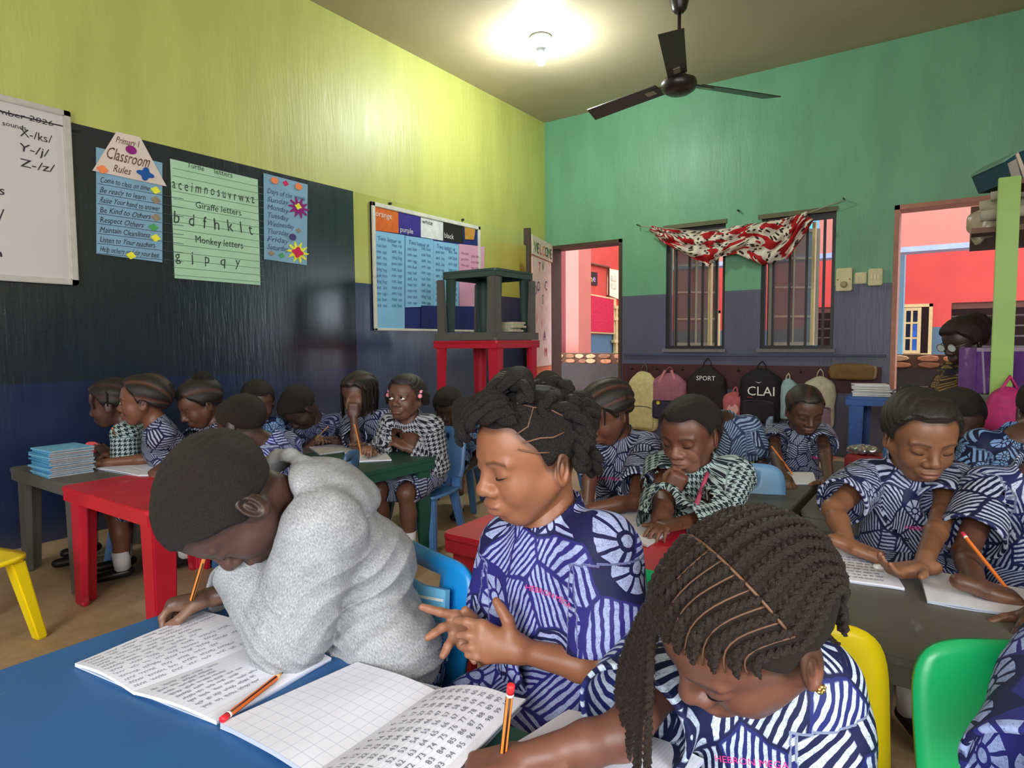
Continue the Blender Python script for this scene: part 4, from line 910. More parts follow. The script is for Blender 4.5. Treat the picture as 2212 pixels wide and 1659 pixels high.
sub('navy_card', [(909, 660), (1024, 662), (1024, 712), (909, 709)], mat('card_navy_cloth', (28, 42, 104), .7), 2)
for k, (x, y) in enumerate(((841, 441), (998, 476))): G().lathe([(.012, 0), (.010, .02)], 8, Matrix.Translation((XL+.0, *yzr(x, y-1, XL))) @ Matrix.Rotation(math.pi/2, 4, 'Y')).build('clip', steel, pbd)
# ------------------------------------------------------------------ tables
PCOL = {'red': (196, 28, 52), 'blue': (40, 92, 148), 'grey': (96, 94, 88), 'green': (34, 78, 66), 'darkgreen': (62, 84, 78), 'royal': (38, 84, 156)}
def plastic(c, rough=.42):
    n = 'plastic_'+c
    if n in MATS: return MATS[n]
    b = NB(n); o = b.coord(); cc = lin(PCOL[c]); n1 = b.noise(o, 5, 6, .65); sc = b.n('ShaderNodeTexNoise'); sc.inputs['Scale'].default_value = 1; b.L.new(b.stretch(o, (26, 7, 20)), sc.inputs['Vector']); sc.inputs['Detail'].default_value = 8
    scr = b.n('ShaderNodeClamp', i_0=b.math('MULTIPLY', b.math('SUBTRACT', sc.outputs['Fac'], .66), 7.0)).outputs[0]
    col = b.ramp(n1, [(.3, tuple(v*.84 for v in cc[:3])+(1,)), (.7, tuple(min(1, v*1.14) for v in cc[:3])+(1,))]); col = b.mix(b.math('MULTIPLY', scr, .30), col, lin((190, 195, 200)))
    b.out(col, b.math('ADD', rough, b.math('MULTIPLY', n1, .15)), .45); b.bump(b.noise(o, 90, 3), .06, .001); MATS[n] = b.m; return b.m
_tm = {}
def table_meshes(w_, d_, h_):
    k = (round(w_, 3), round(d_, 3), round(h_, 3))
    if k in _tm: return _tm[k]
    top = G().prism([(a-w_/2, b_-d_/2) for a, b_ in rrect(w_, d_, .03)], (1, 0, 0), (0, 1, 0), (0, 0, 1), (0, 0, h_-.018), .018)
    for x0, y0_, x1, y1_ in ((-w_/2+.012, -d_/2+.006, w_/2-.012, -d_/2+.02), (-w_/2+.012, d_/2-.02, w_/2-.012, d_/2-.006), (-w_/2+.006, -d_/2+.012, -w_/2+.02, d_/2-.012), (w_/2-.02, -d_/2+.012, w_/2-.006, d_/2-.012)): top.box((x0, y0_, h_-.056), (x1, y1_, h_-.016))
    tm = top.build('tabletop', None, bevel=.003, mesh_only=True)
    t = .085; L = [(0, 0), (t, 0), (t, .03), (.05, .034), (.034, .05), (.03, t), (0, t)]; lg = G(); n = len(L)
    v = [(a, b_, 0) for a, b_ in [(x*.8, y*.8) for x, y in L]]+[(a, b_, h_-.05) for a, b_ in L]
    lg.add(v, [tuple(range(n-1, -1, -1)), tuple(range(n, 2*n))]+[(i, (i+1) % n, n+(i+1) % n, n+i) for i in range(n)]); lm = lg.build('leg', None, bevel=.005, mesh_only=True)
    _tm[k] = (tm, lm); return _tm[k]
def table(label, colour, x0, y0_, w_=.60, d_=.58, h_=TH, z=0, rz=0, flip=False, group='plastic tables'):
    o = thing('plastic_table', label, 'table', (x0+w_/2, y0_+d_/2, z+(h_ if flip else 0)), rz, group)
    if flip: o.rotation_euler = (math.pi, 0, rz)
    tm, lm = table_meshes(w_, d_, h_); tm = tm.copy(); lm = lm.copy(); tm.materials.append(plastic(colour)); lm.materials.append(plastic(colour)); _link('tabletop', tm, None, o)
    for sx, sy, a in ((-1, -1, 0), (1, -1, 90), (1, 1, 180), (-1, 1, 270)):
        l = _link('leg', lm, None, o); l.location = (sx*(w_/2-.024), sy*(d_/2-.024), 0); l.rotation_euler = (0, 0, math.radians(a))
    return o
BT = onz(395, 1326, TH); BTX, BTY = float(onz(200, 1377, TH)[0]), float(onz(800, 1441, TH)[1])
table('blue plastic table in the foreground under two open exercise books', 'blue', BTX, BTY-.62, .64, .62)
table('dark green plastic table where the braided girl writes', 'green', BTX+.645, BTY-.62, .64, .62)
rx, ry = onz(128, 1050, TH)[:2]; table('red plastic table by the floor gap on the left', 'red', float(rx), float(ry), .68, .56)
table('worn grey plastic table carrying the stack of blue books', 'grey', float(rx)-.632, float(ry)+.03, .63, .56)
gx, gy = onz(946, 986, TH)[:2]; table('dark green plastic table of the girl in houndstooth cardigan', 'green', float(gx)-.60, float(gy)-.58)
table('grey plastic table by the navy wall in the second left row', 'grey', float(gx)-1.21, float(gy)-.60)
mx, my = onz(950, 1150, TH)[:2]; table('red plastic table in the middle behind the girl counting', 'red', float(mx), float(my), .66, .56)
table('dark grey plastic table with two writers at the right', 'grey', -.20, 1.235, .74, .50, TH)
table('grey plastic table corner beyond the round-faced girl', 'grey', -.395, 2.14, .62, .52)
table('grey plastic table of the writing girl before the bags', 'grey', -1.06, 2.12, .64, .54)
# stacked tables in the corner
sx, sy = -2.98, 3.95
SZ = TH
table('dark green table on the floor at the bottom of the corner stack', 'darkgreen', sx-.31, sy-.30, .60, .58, .50, 0, 0)
table('red table standing on the corner stack', 'red', sx-.31, sy-.30, .62, .58, .515, .50, 0)
table('grey table lying upside down on the red one', 'grey', sx-.30, sy-.30, .60, .58, .455, 1.018, 0, True)
table('dark green table crowning the corner stack', 'darkgreen', sx-.26, sy-.24, .52, .50, .455, 1.08, 0)
# ------------------------------------------------------------------ chairs
CC = {'blue': (22, 138, 214), 'yellow': (240, 214, 20), 'green': (20, 166, 96), 'pale': (110, 160, 205), 'steel': (74, 116, 168)}
def chair_mat(c):
    b = 'chair_plastic_'+c
    return mat(b, CC[c], .34, .07, 7, .5)
def shell(nu, nv, fn, skip=(), t=.009):
    """curved plastic sheet with thickness; skip = cells left open"""
    v = []; f = []; idx = {}
    for lay in (0, 1):
        for j in range(nv+1):
            for i in range(nu+1):
                p = np.array(fn(i/nu, j/nv)); e = 1e-3
                n = np.cross(np.array(fn(i/nu+e, j/nv))-p, np.array(fn(i/nu, j/nv+e))-p); n = n/(np.linalg.norm(n)+1e-12); v.append(p+n*(t/2 if lay else -t/2))
    M = (nu+1)*(nv+1); ed = {}
    for j in range(nv):
        for i in range(nu):
            if (i, j) in skip: continue
            q = [j*(nu+1)+i, j*(nu+1)+i+1, (j+1)*(nu+1)+i+1, (j+1)*(nu+1)+i]; f.append(tuple(a+M for a in q)); f.append(tuple(q[::-1]))
            for a, b_ in zip(q, q[1:]+q[:1]): ed[(a, b_)] = 1
    for a, b_ in ed:
        if (b_, a) not in ed: f.append((a, b_, b_+M, a+M))
    return v, f
def squircle(u, v, w_, h_, n=5):
    """maps the unit square to a rounded rectangle"""
    x, y = 2*u-1, 2*v-1; k = max(abs(x), abs(y), 1e-4); r = (abs(x/k)**n+1e-9+abs(y/k)**n)**(-1/n); s = k*(1-k**3)+r*k*k**3
    return x/k*s*w_/2, y/k*s*h_/2
_cm = {}
def chair_meshes():
    if _cm: return _cm
    SH_ = .265; w_ = .30
    def seatf(u, v):
        x, y = squircle(u, v, .31, .29); return (x, y+.0, SH_-.012*math.cos(x/.155*1.4)*math.cos(y/.15*1.3)+.0)
    def backf(u, v):
        x, z = squircle(u, v, w_*(1.0), .295); return (x, .150+.055*(z+.147)/.295-.020*math.cos(x/.15*1.45), SH_+.155+z)
    s = G(); s.add(*shell(14, 14, seatf, t=.012), True); _cm['seat'] = s.build('seat', None, mesh_only=True)
    s = G(); s.add(*shell(16, 16, backf, skip={(i, j) for i in range(5, 11) for j in (12, 13)}, t=.011), True); s.box((-.05, .118, SH_-.012), (.05, .150, SH_+.06)).box((-.145, .12, SH_-.012), (-.10, .145, SH_+.05)).box((.10, .12, SH_-.012), (.145, .145, SH_+.05)); _cm['back'] = s.build('backrest', None, mesh_only=True); s = G(); s.add(*shell(16, 16, backf, t=.011), True); s.box((-.05, .118, SH_-.012), (.05, .150, SH_+.06)); _cm['plain'] = s.build('backrest', None, mesh_only=True)
    for k, (sx_, sy_) in enumerate(((-1, -1), (1, -1), (1, 1), (-1, 1))):
        g_ = G().taper((sx_*.150, sy_*.150, 0), .017, .015, (sx_*.115, sy_*.105, SH_-.012), .022, .020); _cm['leg%d' % k] = g_.build('leg', None, bevel=.006, mesh_only=True)
    return _cm
def chair(label, colour, p, yaw, z=0, extra=None, sc=1.0, plain=False):
    """yaw as for people: the way the sitter faces"""
    cm = chair_meshes(); y = math.radians(yaw); fwd = math.cos(y)*TOC+math.sin(y)*IML; rz = math.atan2(fwd[0], -fwd[1])
    o = thing('plastic_chair', label, 'chair', (p[0], p[1], z), rz, 'plastic chairs'); o.scale = (sc, sc, sc); mt = chair_mat(colour)
    for k in ('seat', 'plain' if plain else 'back', 'leg0', 'leg1', 'leg2', 'leg3'):
        key = (k, colour)
        if key not in _cm: _cm[key] = cm[k].copy(); _cm[key].materials.append(mt)
        _link({'back': 'backrest', 'plain': 'backrest', 'seat': 'seat'}.get(k, 'leg'), _cm[key], None, o)
    return o
# ------------------------------------------------------------------ the three children in front
ADIRE1 = adire_mat('adire_flower_cotton', (50, 46, 128), (172, 184, 228), 12.5, 560, .42, .25)
ADIRE2 = adire_mat('adire_stripe_cotton', (40, 48, 118), (206, 222, 244), 11, 480, .05, .10)
ADIRE3 = adire_mat('adire_fine_cotton', (38, 42, 84), (176, 184, 210), 15, 620, .03, .15)
ADIRE4 = adire_mat('adire_leaf_cotton', (24, 34, 76), (132, 170, 220), 26, 420, .75, .2)
HOUND1 = hound_mat('houndstooth_mint_knit', (40, 46, 54), (170, 190, 190)); HOUND2 = hound_mat('houndstooth_grey_knit', (36, 36, 44), (166, 168, 176), 46)
def pencil(label, tip, end, body=(226, 140, 60), stripe=True, cap=None, r=.0036, group='pencils', lead=True):
    tip, end = np.asarray(tip, float), np.asarray(end, float); d = unit(end-tip); L = np.linalg.norm(end-tip)
    o = wthing('pencil', label, 'pencil', tuple(tip), 0, group)
    g = G(); g.tube([tip+d*.018, end-d*(.016 if cap else 0)], r, 6); bd = g.build('barrel', mat('pencil_lacquer_%d_%d' % body[:2], body, .35, .08), o)
    for pl_ in bd.data.polygons: pl_.use_smooth = False
    g = G(); g.tube([tip+d*.005, tip+d*.018], [r*.4, r*.98], 10); g.build('sharpened_cone', mat('pencil_wood', (222, 170, 120), .7), o)
    g = G(); g.tube([tip, tip+d*.006], [.0004, r*.42], 8); g.build('lead', mat('graphite', (50, 50, 54), .4), o)
    if stripe:
        t = unit(np.cross(d, [.3, .5, .8])); b2 = np.cross(d, t)
        for k in range(3):
            a = 2*math.pi*k/3+.4; q = (t*math.cos(a)+b2*math.sin(a))*r*.80; g = G(); g.tube([tip+d*.02+q, end-d*.016+q], r*.34, 5); g.build('stripe', mat('pencil_black_stripe', (44, 26, 26), .35), o)
    if cap:
        g = G(); g.tube([end-d*.0165, end-d*.0125], r*1.08, 12); g.build('white_band', mat('pencil_white_band', (235, 232, 228), .4), o)
        g = G(); g.tube([end-d*.0125, end-d*.001, end], [r*1.08, r*1.08, r*.7], 12); g.build('end_cap', mat('pencil_cap_%d' % cap[0], cap, .4), o)
    return o
def finger(h, pts, r0, r1, k=.005):
    n = len(pts)-1
    for i in range(n): h.u(cone(pts[i], pts[i+1], r0+(r1-r0)*i/n, r0+(r1-r0)*(i+1)/n), k if i == 0 else .0025)
# ---- boy in the grey hoodie, bent over his book
HOODIE = hoodie_mat()
c = P(496, 1084, 1.085); R = frame(52, 72, 0)
nb = P(632, 1085, 1.20); pv = P(838, 1425, 1.23)
elL, wrL = P(628, 1366, 1.075), P(525, 1222, 1.155)
def hood_folds(p):
    q = p-A3(elL); a = np.exp(-(q**2).sum(1)/f4(.08**2)); s1 = np.sin((q@A3(unit(P(560, 1300, 1.1)-P(640, 1200, 1.1))))*f4(150))
    b2 = p-A3(P(760, 1260, 1.13)); ax = unit(P(700, 1330, 1.1)-P(860, 1180, 1.15)); nn = unit(np.cross(ax, AF)); s2 = np.sin((b2@A3(nn))*f4(95)+np.sin(b2@A3(ax)*30)*1.2); w2 = np.exp(-(b2**2).sum(1)/f4(.11**2))
    h_ = p-A3(P(830, 1400, 1.2)); s3 = np.sin((h_@A3(UPZ))*f4(120)+(h_@A3(AR))*14); w3 = np.exp(-(h_@A3(UPZ)/.05)**2)
    cr = lambda s_: 1-2*np.abs(s_)**.6          # narrow valleys between soft rolls
    return (-a*cr(s1)*f4(.004)-w2*cr(s2)*f4(.0055)-w3*cr(s3)*f4(.004)).astype(f4)
nk = unit(c-nb); ra_ = unit(np.cross(nk, AF)); rb_ = np.cross(nk, ra_); rc_ = P(628, 1076, 1.20)+nk*.012
RIM = [(cone(rc_+(ra_*math.cos(t)*.072+rb_*math.sin(t)*.088), rc_+(ra_*math.cos(t+.42)*.072+rb_*math.sin(t+.42)*.088), .017), .010) for t in np.arange(0, 6.2, .42)]
hd_ax = np.stack([unit(P(805, 1075, 1.2)-P(640, 1000, 1.2)), unit(AF+.0), np.zeros(3)]); hd_ax[1] = unit(hd_ax[1]-hd_ax[0]*(hd_ax[1]@hd_ax[0])); hd_ax[2] = np.cross(hd_ax[0], hd_ax[1])
S1 = dict(head=c, R=R, hs=1.06, res=.0028, hres=.0021, pelvis=pv, neck=nb, yaw=72, bs=1.1, tone=(70, 46, 38), shL=P(698, 1150, 1.09), shR=P(612, 1120, 1.33), seed=1, noneck=True,
          elL=elL, wrL=wrL, handL=('fist', AF*1.0, P(515, 1200, 1.2)-P(525, 1222, 1.155)), elR=P(590, 1262, 1.36), wrR=P(462, 1288, 1.255), handR=('write', unit(AR*.55-AU*.75-AF*.1), P(400, 1300, 1.25)-P(462, 1288, 1.255), 4),
          shirt=dict(mat=HOODIE, name='hoodie', label='grey heather hooded sweatshirt', t=.010, sleeve={1: 1.99, -1: 1.90}, sr=(.060, .062), ak=.014, res=.0034, wr=.0030, hem=.028, folds=hood_folds,
                     extra=[(ell(P(768, 1185, 1.20), (.120, .110, .075), hd_ax), .05), (cone(P(850, 1418, 1.14), P(830, 1422, 1.32), .09, .09), .05), (ell(P(722, 1052, 1.20), (.092, .115, .046), hd_ax), .003),
                            ]+RIM,
                     cuts=[(cone(rc_-nk*.03, rc_+nk*.12, .062, .075), .006)]),
          hair=dict(cap=dict(t=.006, front=.052, back=-.070, amp=.0022), res=.0022, mat=hair_mat('short_cropped_hair', (36, 30, 27), .6, 480)), skirt_mat=ADIRE4, skirt_name='shorts', legdir=unit(TOC*.35+IML*.94), tuck=.05, seat=.27, eyes='down')
person('boy in grey hoodie bending low over his exercise book', S1, 'pupils')
pencil('yellow pencil in the hand of the hooded boy', P(402, 1337, 1.235), P(443, 1200, 1.19), (226, 140, 60), True)
# ---- girl counting on her fingers
c = P(1148, 984, 1.05); R = frame(61, 12, -3); nb = P(1190, 1118, 1.075); pv = P(1205, 1520, 1.10)
def hand_near(B):
    h = Body(); w = P(1118, 1402, .985); kn = [P(1042, 1352, 1.0), P(1040, 1377, .995), P(1045, 1400, .99), P(1054, 1420, .99)]
    for q in kn: h.u(cone(w, q, .0175, .0105), .012)
    finger(h, [kn[0], P(1008, 1343, 1.01), P(985, 1340, 1.03)], .0085, .0062); finger(h, [kn[1], P(1012, 1372, 1.0), P(992, 1372, 1.015)], .0085, .0062)
    finger(h, [kn[2], P(1018, 1398, .995), P(1000, 1398, 1.01)], .0082, .006); finger(h, [kn[3], P(1030, 1418, .99), P(1010, 1415, 1.0)], .0075, .0055)
    finger(h, [P(1105, 1378, .985), P(1097, 1340, .985), P(1082, 1315, .99), P(1072, 1299, .995)], .0115, .0068, .012)
    B.group(h, P(1050, 1370, 1.0), .12, .008); return [(P(1050, 1360, 1.0), unit(AF), .09)]
def hand_far(B):
    h = Body(); w = P(1045, 1385, 1.10); kn = [P(985, 1330, 1.07), P(978, 1350, 1.065), P(982, 1374, 1.06), P(1000, 1392, 1.06)]
    for q in kn: h.u(cone(w, q, .0175, .0100), .012)
    finger(h, [kn[0], P(950, 1322, 1.06), P(928, 1316, 1.055), P(912, 1311, 1.05)], .0085, .006); finger(h, [kn[1], P(955, 1356, 1.05), P(938, 1368, 1.04), P(924, 1377, 1.035)], .0083, .006)
    finger(h, [kn[2], P(968, 1395, 1.045), P(962, 1408, 1.04), P(957, 1416, 1.035)], .0082, .006); finger(h, [kn[3], P(1015, 1412, 1.04), P(1025, 1428, 1.03)], .0078, .0058); finger(h, [P(1045, 1365, 1.10), P(1022, 1335, 1.085), P(1005, 1318, 1.075)], .011, .007, .01)
    B.group(h, P(985, 1365, 1.06), .12, .008); return [(P(985, 1350, 1.06), unit(-AF), .09)]
def m2_hair(root, ho, W, c, R, s):
    hm = hair_mat('black_twist_hair', (26, 22, 22), .5, 350); rnd = random.Random(3)
    def lock(name, pts, r, par=ho):
        pts = np.array(pts); n = 26; t = np.linspace(0, 1, len(pts)); tt = np.linspace(0, 1, n); Q = np.stack([np.interp(tt, t, pts[:, i]) for i in range(3)], 1)
        for _ in range(3): Q[1:-1] = (Q[:-2]+2*Q[1:-1]+Q[2:])/4
        T_ = np.gradient(Q, axis=0); T_ /= np.linalg.norm(T_, axis=1)[:, None]+1e-9; U = np.array([.21, .4, .89]); U = U-T_*(T_@U)[:, None]; U /= np.linalg.norm(U, axis=1)[:, None]; S_ = np.cross(T_, U); g = G()
        for k in (0, 1):
            ph = tt*np.linalg.norm(np.diff(Q, axis=0), axis=1).sum()/(r*5)*2*math.pi+k*math.pi; g.tube(Q+(S_*np.cos(ph)[:, None]+U*np.sin(ph)[:, None])*r*.5, list(r*.72*np.clip(np.minimum(1, (1-tt)*6+.35), 0, 1)), 7)
        g.build(name, hm, par)
    L = lambda f, l, u: W(f, l, u)
    # swept front twists lying across the crown towards the face side
    for i in range(7):
        a = i/6; lock('hair_twist', [L(.045-.02*a, .055-.10*a, .085+.025*math.sin(a*3)), L(.070-.01*a, .030-.085*a, .095+.02*math.sin(a*3)), L(.092-.012*a, -.005-.06*a, .088+.012*a), L(.100-.02*a, -.03-.05*a, .066+.02*a), L(.098-.025*a, -.048-.045*a, .042+.02*a)], .0120)
    for i in range(6):
        a = i/5; lock('hair_twist', [L(.02-.03*a, .045-.04*a, .105), L(.0-.03*a, .02-.05*a, .128), L(.03-.05*a, -.01-.06*a, .128), L(.055-.05*a, -.03-.05*a, .110)], .0125)
    # looped twists at the back and over the ear
    for i in range(26):
        f0 = -.025-.085*rnd.random(); l0 = rnd.uniform(-.075, .085); u0 = rnd.uniform(-.035 if l0 < .03 or f0 < -.07 else .045, .105); nrm = np.array([(f0+.014)/.092**2, l0/.075**2, (u0-.03)/.077**2]); nrm /= np.linalg.norm(nrm); base = np.array([-.014, 0, .03])+nrm*np.array([.090, .077, .078])
        out = base+nrm*.016; sd = np.cross(nrm, [rnd.uniform(-1, 1), rnd.uniform(-1, 1), rnd.uniform(-1, 1)]); sd /= np.linalg.norm(sd); dn = np.array([-.004, 0, -.034])
        lock('hair_twist', [L(*base), L(*(out+sd*.018)), L(*(out+sd*.034+dn*.5)), L(*(base+nrm*.010+sd*.022+dn)), L(*(base+nrm*.010+sd*.002+dn*.9))], .0105+.002*rnd.random())
    # scalp partings
    pm = mat('scalp_parting', (104, 74, 56), .6); sf = scalp(c, R, s)
    for pts in ([(.030, .034, .1075), (.012, .056, .100), (.034, .066, .072), (.050, .058, .062)], [(.012, .056, .100), (-.010, .064, .092), (-.03, .072, .07)], [(.044, .064, .048), (.022, .078, .052), (.002, .083, .048), (-.02, .083, .05)], [(.052, .060, .040), (.030, .077, .030), (.012, .080, .026)]):
        g = G(); g.tube([L(*sf(*p, .0078)) for p in pts], .0013, 6); g.build('parting', pm, ho)
S2 = dict(head=c, R=R, hs=.99, res=.0028, hres=.0020, pelvis=pv, neck=nb, yaw=48, bs=1.0, tone=(142, 90, 62), shL=P(1298, 1190, 1.0), shR=P(1112, 1180, 1.15), seed=2,
          elL=P(1322, 1452, .975), wrL=P(1128, 1405, .985), handL=hand_near, elR=P(1070, 1425, 1.20), wrR=P(1045, 1385, 1.11), handR=hand_far,
          shirt=dict(mat=ADIRE1, t=.006, sleeve=.80, sr=(.058, .066), res=.0034, wr=.003), skirt_mat=ADIRE1, legdir=unit(TOC*.55+IML*.83), seat=.27, splay=.05,
          hair=dict(cap=dict(t=.006, front=.076, back=-.05, amp=.002), res=.0024, mat=hair_mat('black_twist_hair', (26, 22, 22), .5, 350), more=m2_hair))
r2 = person('girl in flowered blue print counting on her fingers', S2, 'pupils')
hot = mat('hot_pink_thread', (226, 60, 140), .6)
chest_text(S2['_shirt'].data, [('HEBRON MEGA', 0, 0, .0125)], P(1130, 1275, 1.0), unit(P(1190, 1296, .975)-P(1130, 1275, 1.0)), unit(AU*.98+AR*.1), hot, r2)
# ---- girl with long plaits writing
c = P(1614, 1338, .735); _f = unit(-.76*AR-.62*AU-.08*AF); _l = .30*AR-.36*AU-.88*AF; _l = unit(_l-_f*(_l@_f)); R = np.stack([_f, _l, np.cross(_f, _l)]); nb = P(1655, 1452, .84); pv = np.r_[P(1665, 1700, .88)[:2], .352]
def m3_hair(root, ho, W, c, R, s):
    hm = hair_mat('black_plait_hair', (58, 48, 44), .30, 700); rnd = random.Random(5)
    surf = scalp(c, R, s)
    def hang(p, L, drift, n=8):
        out = []; d0 = np.array([0, 0, -1.]); 
        for i in range(1, n+1):
            a = i/n; out.append(p+d0*L*a+drift*math.sin(a*1.6))
        return out
    # front plaits: from the parting over the crown, forward and to her right, then hanging
    nf = 12
    for i in range(nf):
        a = i/(nf-1); th = math.radians(-66+150*a); st = np.array([-.008-.012*max(0, a-.6), math.sin(th)*.08, .03+math.cos(th)*.085])
        en = np.array([.088-.050*max(0, a-.42)**1.2*2.2, -.062+.128*a, .070-.050*max(0, a-.5)*1.6])
        pts = [W(*surf(*(st*(1-t)+en*t+np.array([.012*math.sin(t*3.1), -.012*math.sin(t*3.1)*a, .012*math.sin(t*3.1)])), .006)) for t in np.linspace(0, 1, 12)]
        L_ = .09+.10*rnd.random(); tail = pts[-1]
        if a < .45: pts += hang(tail+R[0]*.004, L_, (R[0]*.016+R[1]*(-.040+.15*a))*s)
        g = G(); braid_geo(g, pts, .0064); g.build('plait', hm, ho)
    # back plaits: from the parting backward and down
    nbk = 13
    for i in range(nbk):
        a = i/(nbk-1); th = math.radians(-75+160*a); st = np.array([-.012, math.sin(th)*.08, .03+math.cos(th)*.085]); en = np.array([-.092, -.05+.10*a, -.035+.02*a])
        pts = [W(*surf(*(st*(1-t)+en*t+np.array([-.02*math.sin(t*3.1), 0, .03*math.sin(t*3.1)])), .006)) for t in np.linspace(0, 1, 12)]
        pts += hang(pts[-1], .03+.03*rnd.random(), -R[0]*.01)
        g = G(); braid_geo(g, pts, .0068); g.build('plait', hm, ho)
    q = P(1775, 1365, .80); g = G(); braid_geo(g, [W(-.085, .03, .0), P(1768, 1345, .80), P(1785, 1372, .79), P(1800, 1385, .78), P(1815, 1392, .775)], .0055); g.build('plait', hm, ho)
    pm = mat('scalp_parting', (104, 74, 56), .6); g = G(); g.tube([W(*surf(-.009, math.sin(t)*.08, .03+math.cos(t)*.085, .0068)) for t in np.linspace(-1.1, 1.2, 22)], .0017, 6); g.build('parting', pm, ho)
    for i in range(nf-1):
        a = (i+.5)/(nf-1); th = math.radians(-66+150*a); st = np.array([-.008-.012*max(0, a-.6), math.sin(th)*.08, .03+math.cos(th)*.085]); en = np.array([.088-.050*max(0, a-.42)**1.2*2.2, -.062+.128*a, .070-.050*max(0, a-.5)*1.6]); g = G()
        g.tube([W(*surf(*(st*(1-t)+en*t+np.array([.012*math.sin(t*3.1), -.012*math.sin(t*3.1)*a, .012*math.sin(t*3.1)])), .0046)) for t in np.linspace(0, .97, 10)], .0011, 5); g.build('parting', pm, ho)
    for q in (1, -1):
        g = G(); p = W(-.006, q*.080, -.040)
        for k in range(6): a = k/6*2*math.pi; t_ = p+s*(.0035*math.cos(a)*R[0]+.0035*math.sin(a)*R[2]); g.tube([t_-s*.002*R[1], t_+s*.002*R[1]], .0022, 6)
        g.tube([p+s*.008*R[2], p+s*.004*R[2]], .0012, 5); g.build('earring', mat('gold_earring', (226, 180, 110), .25, .05, 20, .5, 0, .9), root)
S3 = dict(head=c, R=R, hs=1.08, res=.0028, hres=.0020, pelvis=pv, neck=nb, yaw=28, bs=1.06, tone=(112, 70, 56), shL=P(1728, 1482, .82), shR=P(1432, 1462, .885), seed=3,
          elR=P(1345, 1588, .785), wrR=P(1135, 1640, .785), handR=('write', unit(-UPZ*.8+AR*.3-IML*0), P(1070, 1655, .79)-P(1135, 1640, .785), 4), elL=P(1745, 1740, .84), wrL=P(1640, 1830, .76), handL=('flat', -UPZ),
          shirt=dict(mat=ADIRE2, t=.008, sleeve={1: .85, -1: .80}, sr=(.060, .066), res=.0033, wr=.0032), skirt_mat=ADIRE2, legdir=unit(TOC*.9+IML*.42), seat=.27,
          hair=dict(cap=dict(t=.004, front=.072, back=-.058, amp=.0015), res=.0022, mat=hair_mat('scalp_and_roots', (46, 36, 31), .7, 900), more=m3_hair))
r3 = person('girl with long thin plaits writing in the foreground', S3, 'pupils')
chest_text(S3['_shirt'].data, [('HEBRON MEGA', 0, 0, .0125)], P(1540, 1650, .74), unit(P(1600, 1655, .72)-P(1540, 1650, .74)), unit(AU), hot, r3)
pencil('striped pencil with red cap in the hand of the plaited girl', P(1083, 1672, .795), P(1104, 1478, .765), (232, 130, 50), True, (226, 44, 50), .0045)
# ------------------------------------------------------------------ the class behind
KIDS = []
def kid(label, h, d, yaw, pitch, roll=0, byaw=None, lean=.07, shift=0, hair=None, shirt=None, wrL=None, wrR=None, hs=1.0, bs=1.0, tone=(88, 56, 44), res=.0050, pv=None, nb=None, **kw):
    c = P(h[0], h[1], d); R = frame(yaw, pitch, roll); byaw = yaw*.8 if byaw is None else byaw; y = math.radians(byaw); bf = math.cos(y)*TOC+math.sin(y)*IML; bl = np.cross(UPZ, bf)
    if nb is None: nt = c+hs*(-.022*R[0]-.058*R[2]); nb = nt-UPZ*.050-bf*.018+bl*shift
    if pv is None: pv = np.array([nb[0]-bf[0]*lean, nb[1]-bf[1]*lean, .352])
    sh_ = dict(mat=ADIRE3, t=.004, sleeve=.78, sr=(.054, .060), wr=.003); sh_.update(shirt or {})
    S = dict(head=c, R=R, hs=hs, bs=bs, res=res, pelvis=pv, neck=nb, yaw=byaw, tone=tone, shirt=sh_, hair=hair or dict(cap=dict(t=.008, style='buzz')), seed=len(bpy.data.objects) % 17)
    for k, v in (('L', wrL), ('R', wrR)):
        if v is None: S['wr'+k] = nb-UPZ*.26+bf*.14+bl*(.11 if k == 'L' else -.11); S['hand'+k] = ('relax', -UPZ)
        else:
            S['wr'+k] = v[0]; S['hand'+k] = v[1]
    S.update(kw); S.setdefault('chair', 'steel'); KIDS.append((label, S)); return person(label, S, 'pupils'), S
def ont(x, y, lift=.022): return onz(x, y, TH+lift)
CORN = lambda **k: dict(cap=dict(t=.010, style='corn', nrow=k.get('n', 11), amp=.006, front=k.get('front', .074), back=-.058), mat=k.get('mat') or hair_mat('cornrow_hair', (32, 25, 22), .5, 400), more=k.get('more'))
def _hm(h): return {k: v for k, v in h.items() if v is not None}
BUZZ = lambda front=.056, back=-.05, t=.006: dict(cap=dict(t=t, style='buzz', front=front, back=back, amp=.002), mat=hair_mat('short_cropped_hair', (36, 30, 27), .6, 480))
def bun(f, l, u, r, name='hair_bun'):
    def fn(root, ho, W, c, R, s):
        b = Body().u(ell(W(f, l, u), np.array((r, r, r*.9))*s, R)).disp(lambda p: wav(p, 160, 5)*f4(.004)); v, q = polygonize(b, W(f, l, u)-r*1.5, W(f, l, u)+r*1.5, .005, slack=.01); link(name, np_mesh(name, v, q), hair_mat(), root)
    return fn
def strands(n, L, spread=.08, r=.005, back=True, seed=1, col=None):
    def fn(root, ho, W, c, R, s):
        rnd = random.Random(seed)
        for i in range(n):
            a = math.radians(55+250*i/(n-1)) if back else math.radians(20+320*i/(n-1)); p0 = np.array([-.014+.085*math.cos(a), .080*math.sin(a), .045]); p = W(*p0); o = (math.cos(a)*R[0]+math.sin(a)*R[1])*s
            g = G(); g.tube([W(p0[0]*.5-.007, p0[1]*.5, .102), W(p0[0]*.9, p0[1]*.9, .075), p+o*.010, p+o*.014-UPZ*L*.4, p+o*.008-UPZ*L*(.8+.3*rnd.random())], [r*.9, r, r, r*.9, r*.6], 6); g.build('plait', col or hair_mat('cornrow_hair', (32, 25, 22), .5, 400), ho)
    return fn
FD = -UPZ
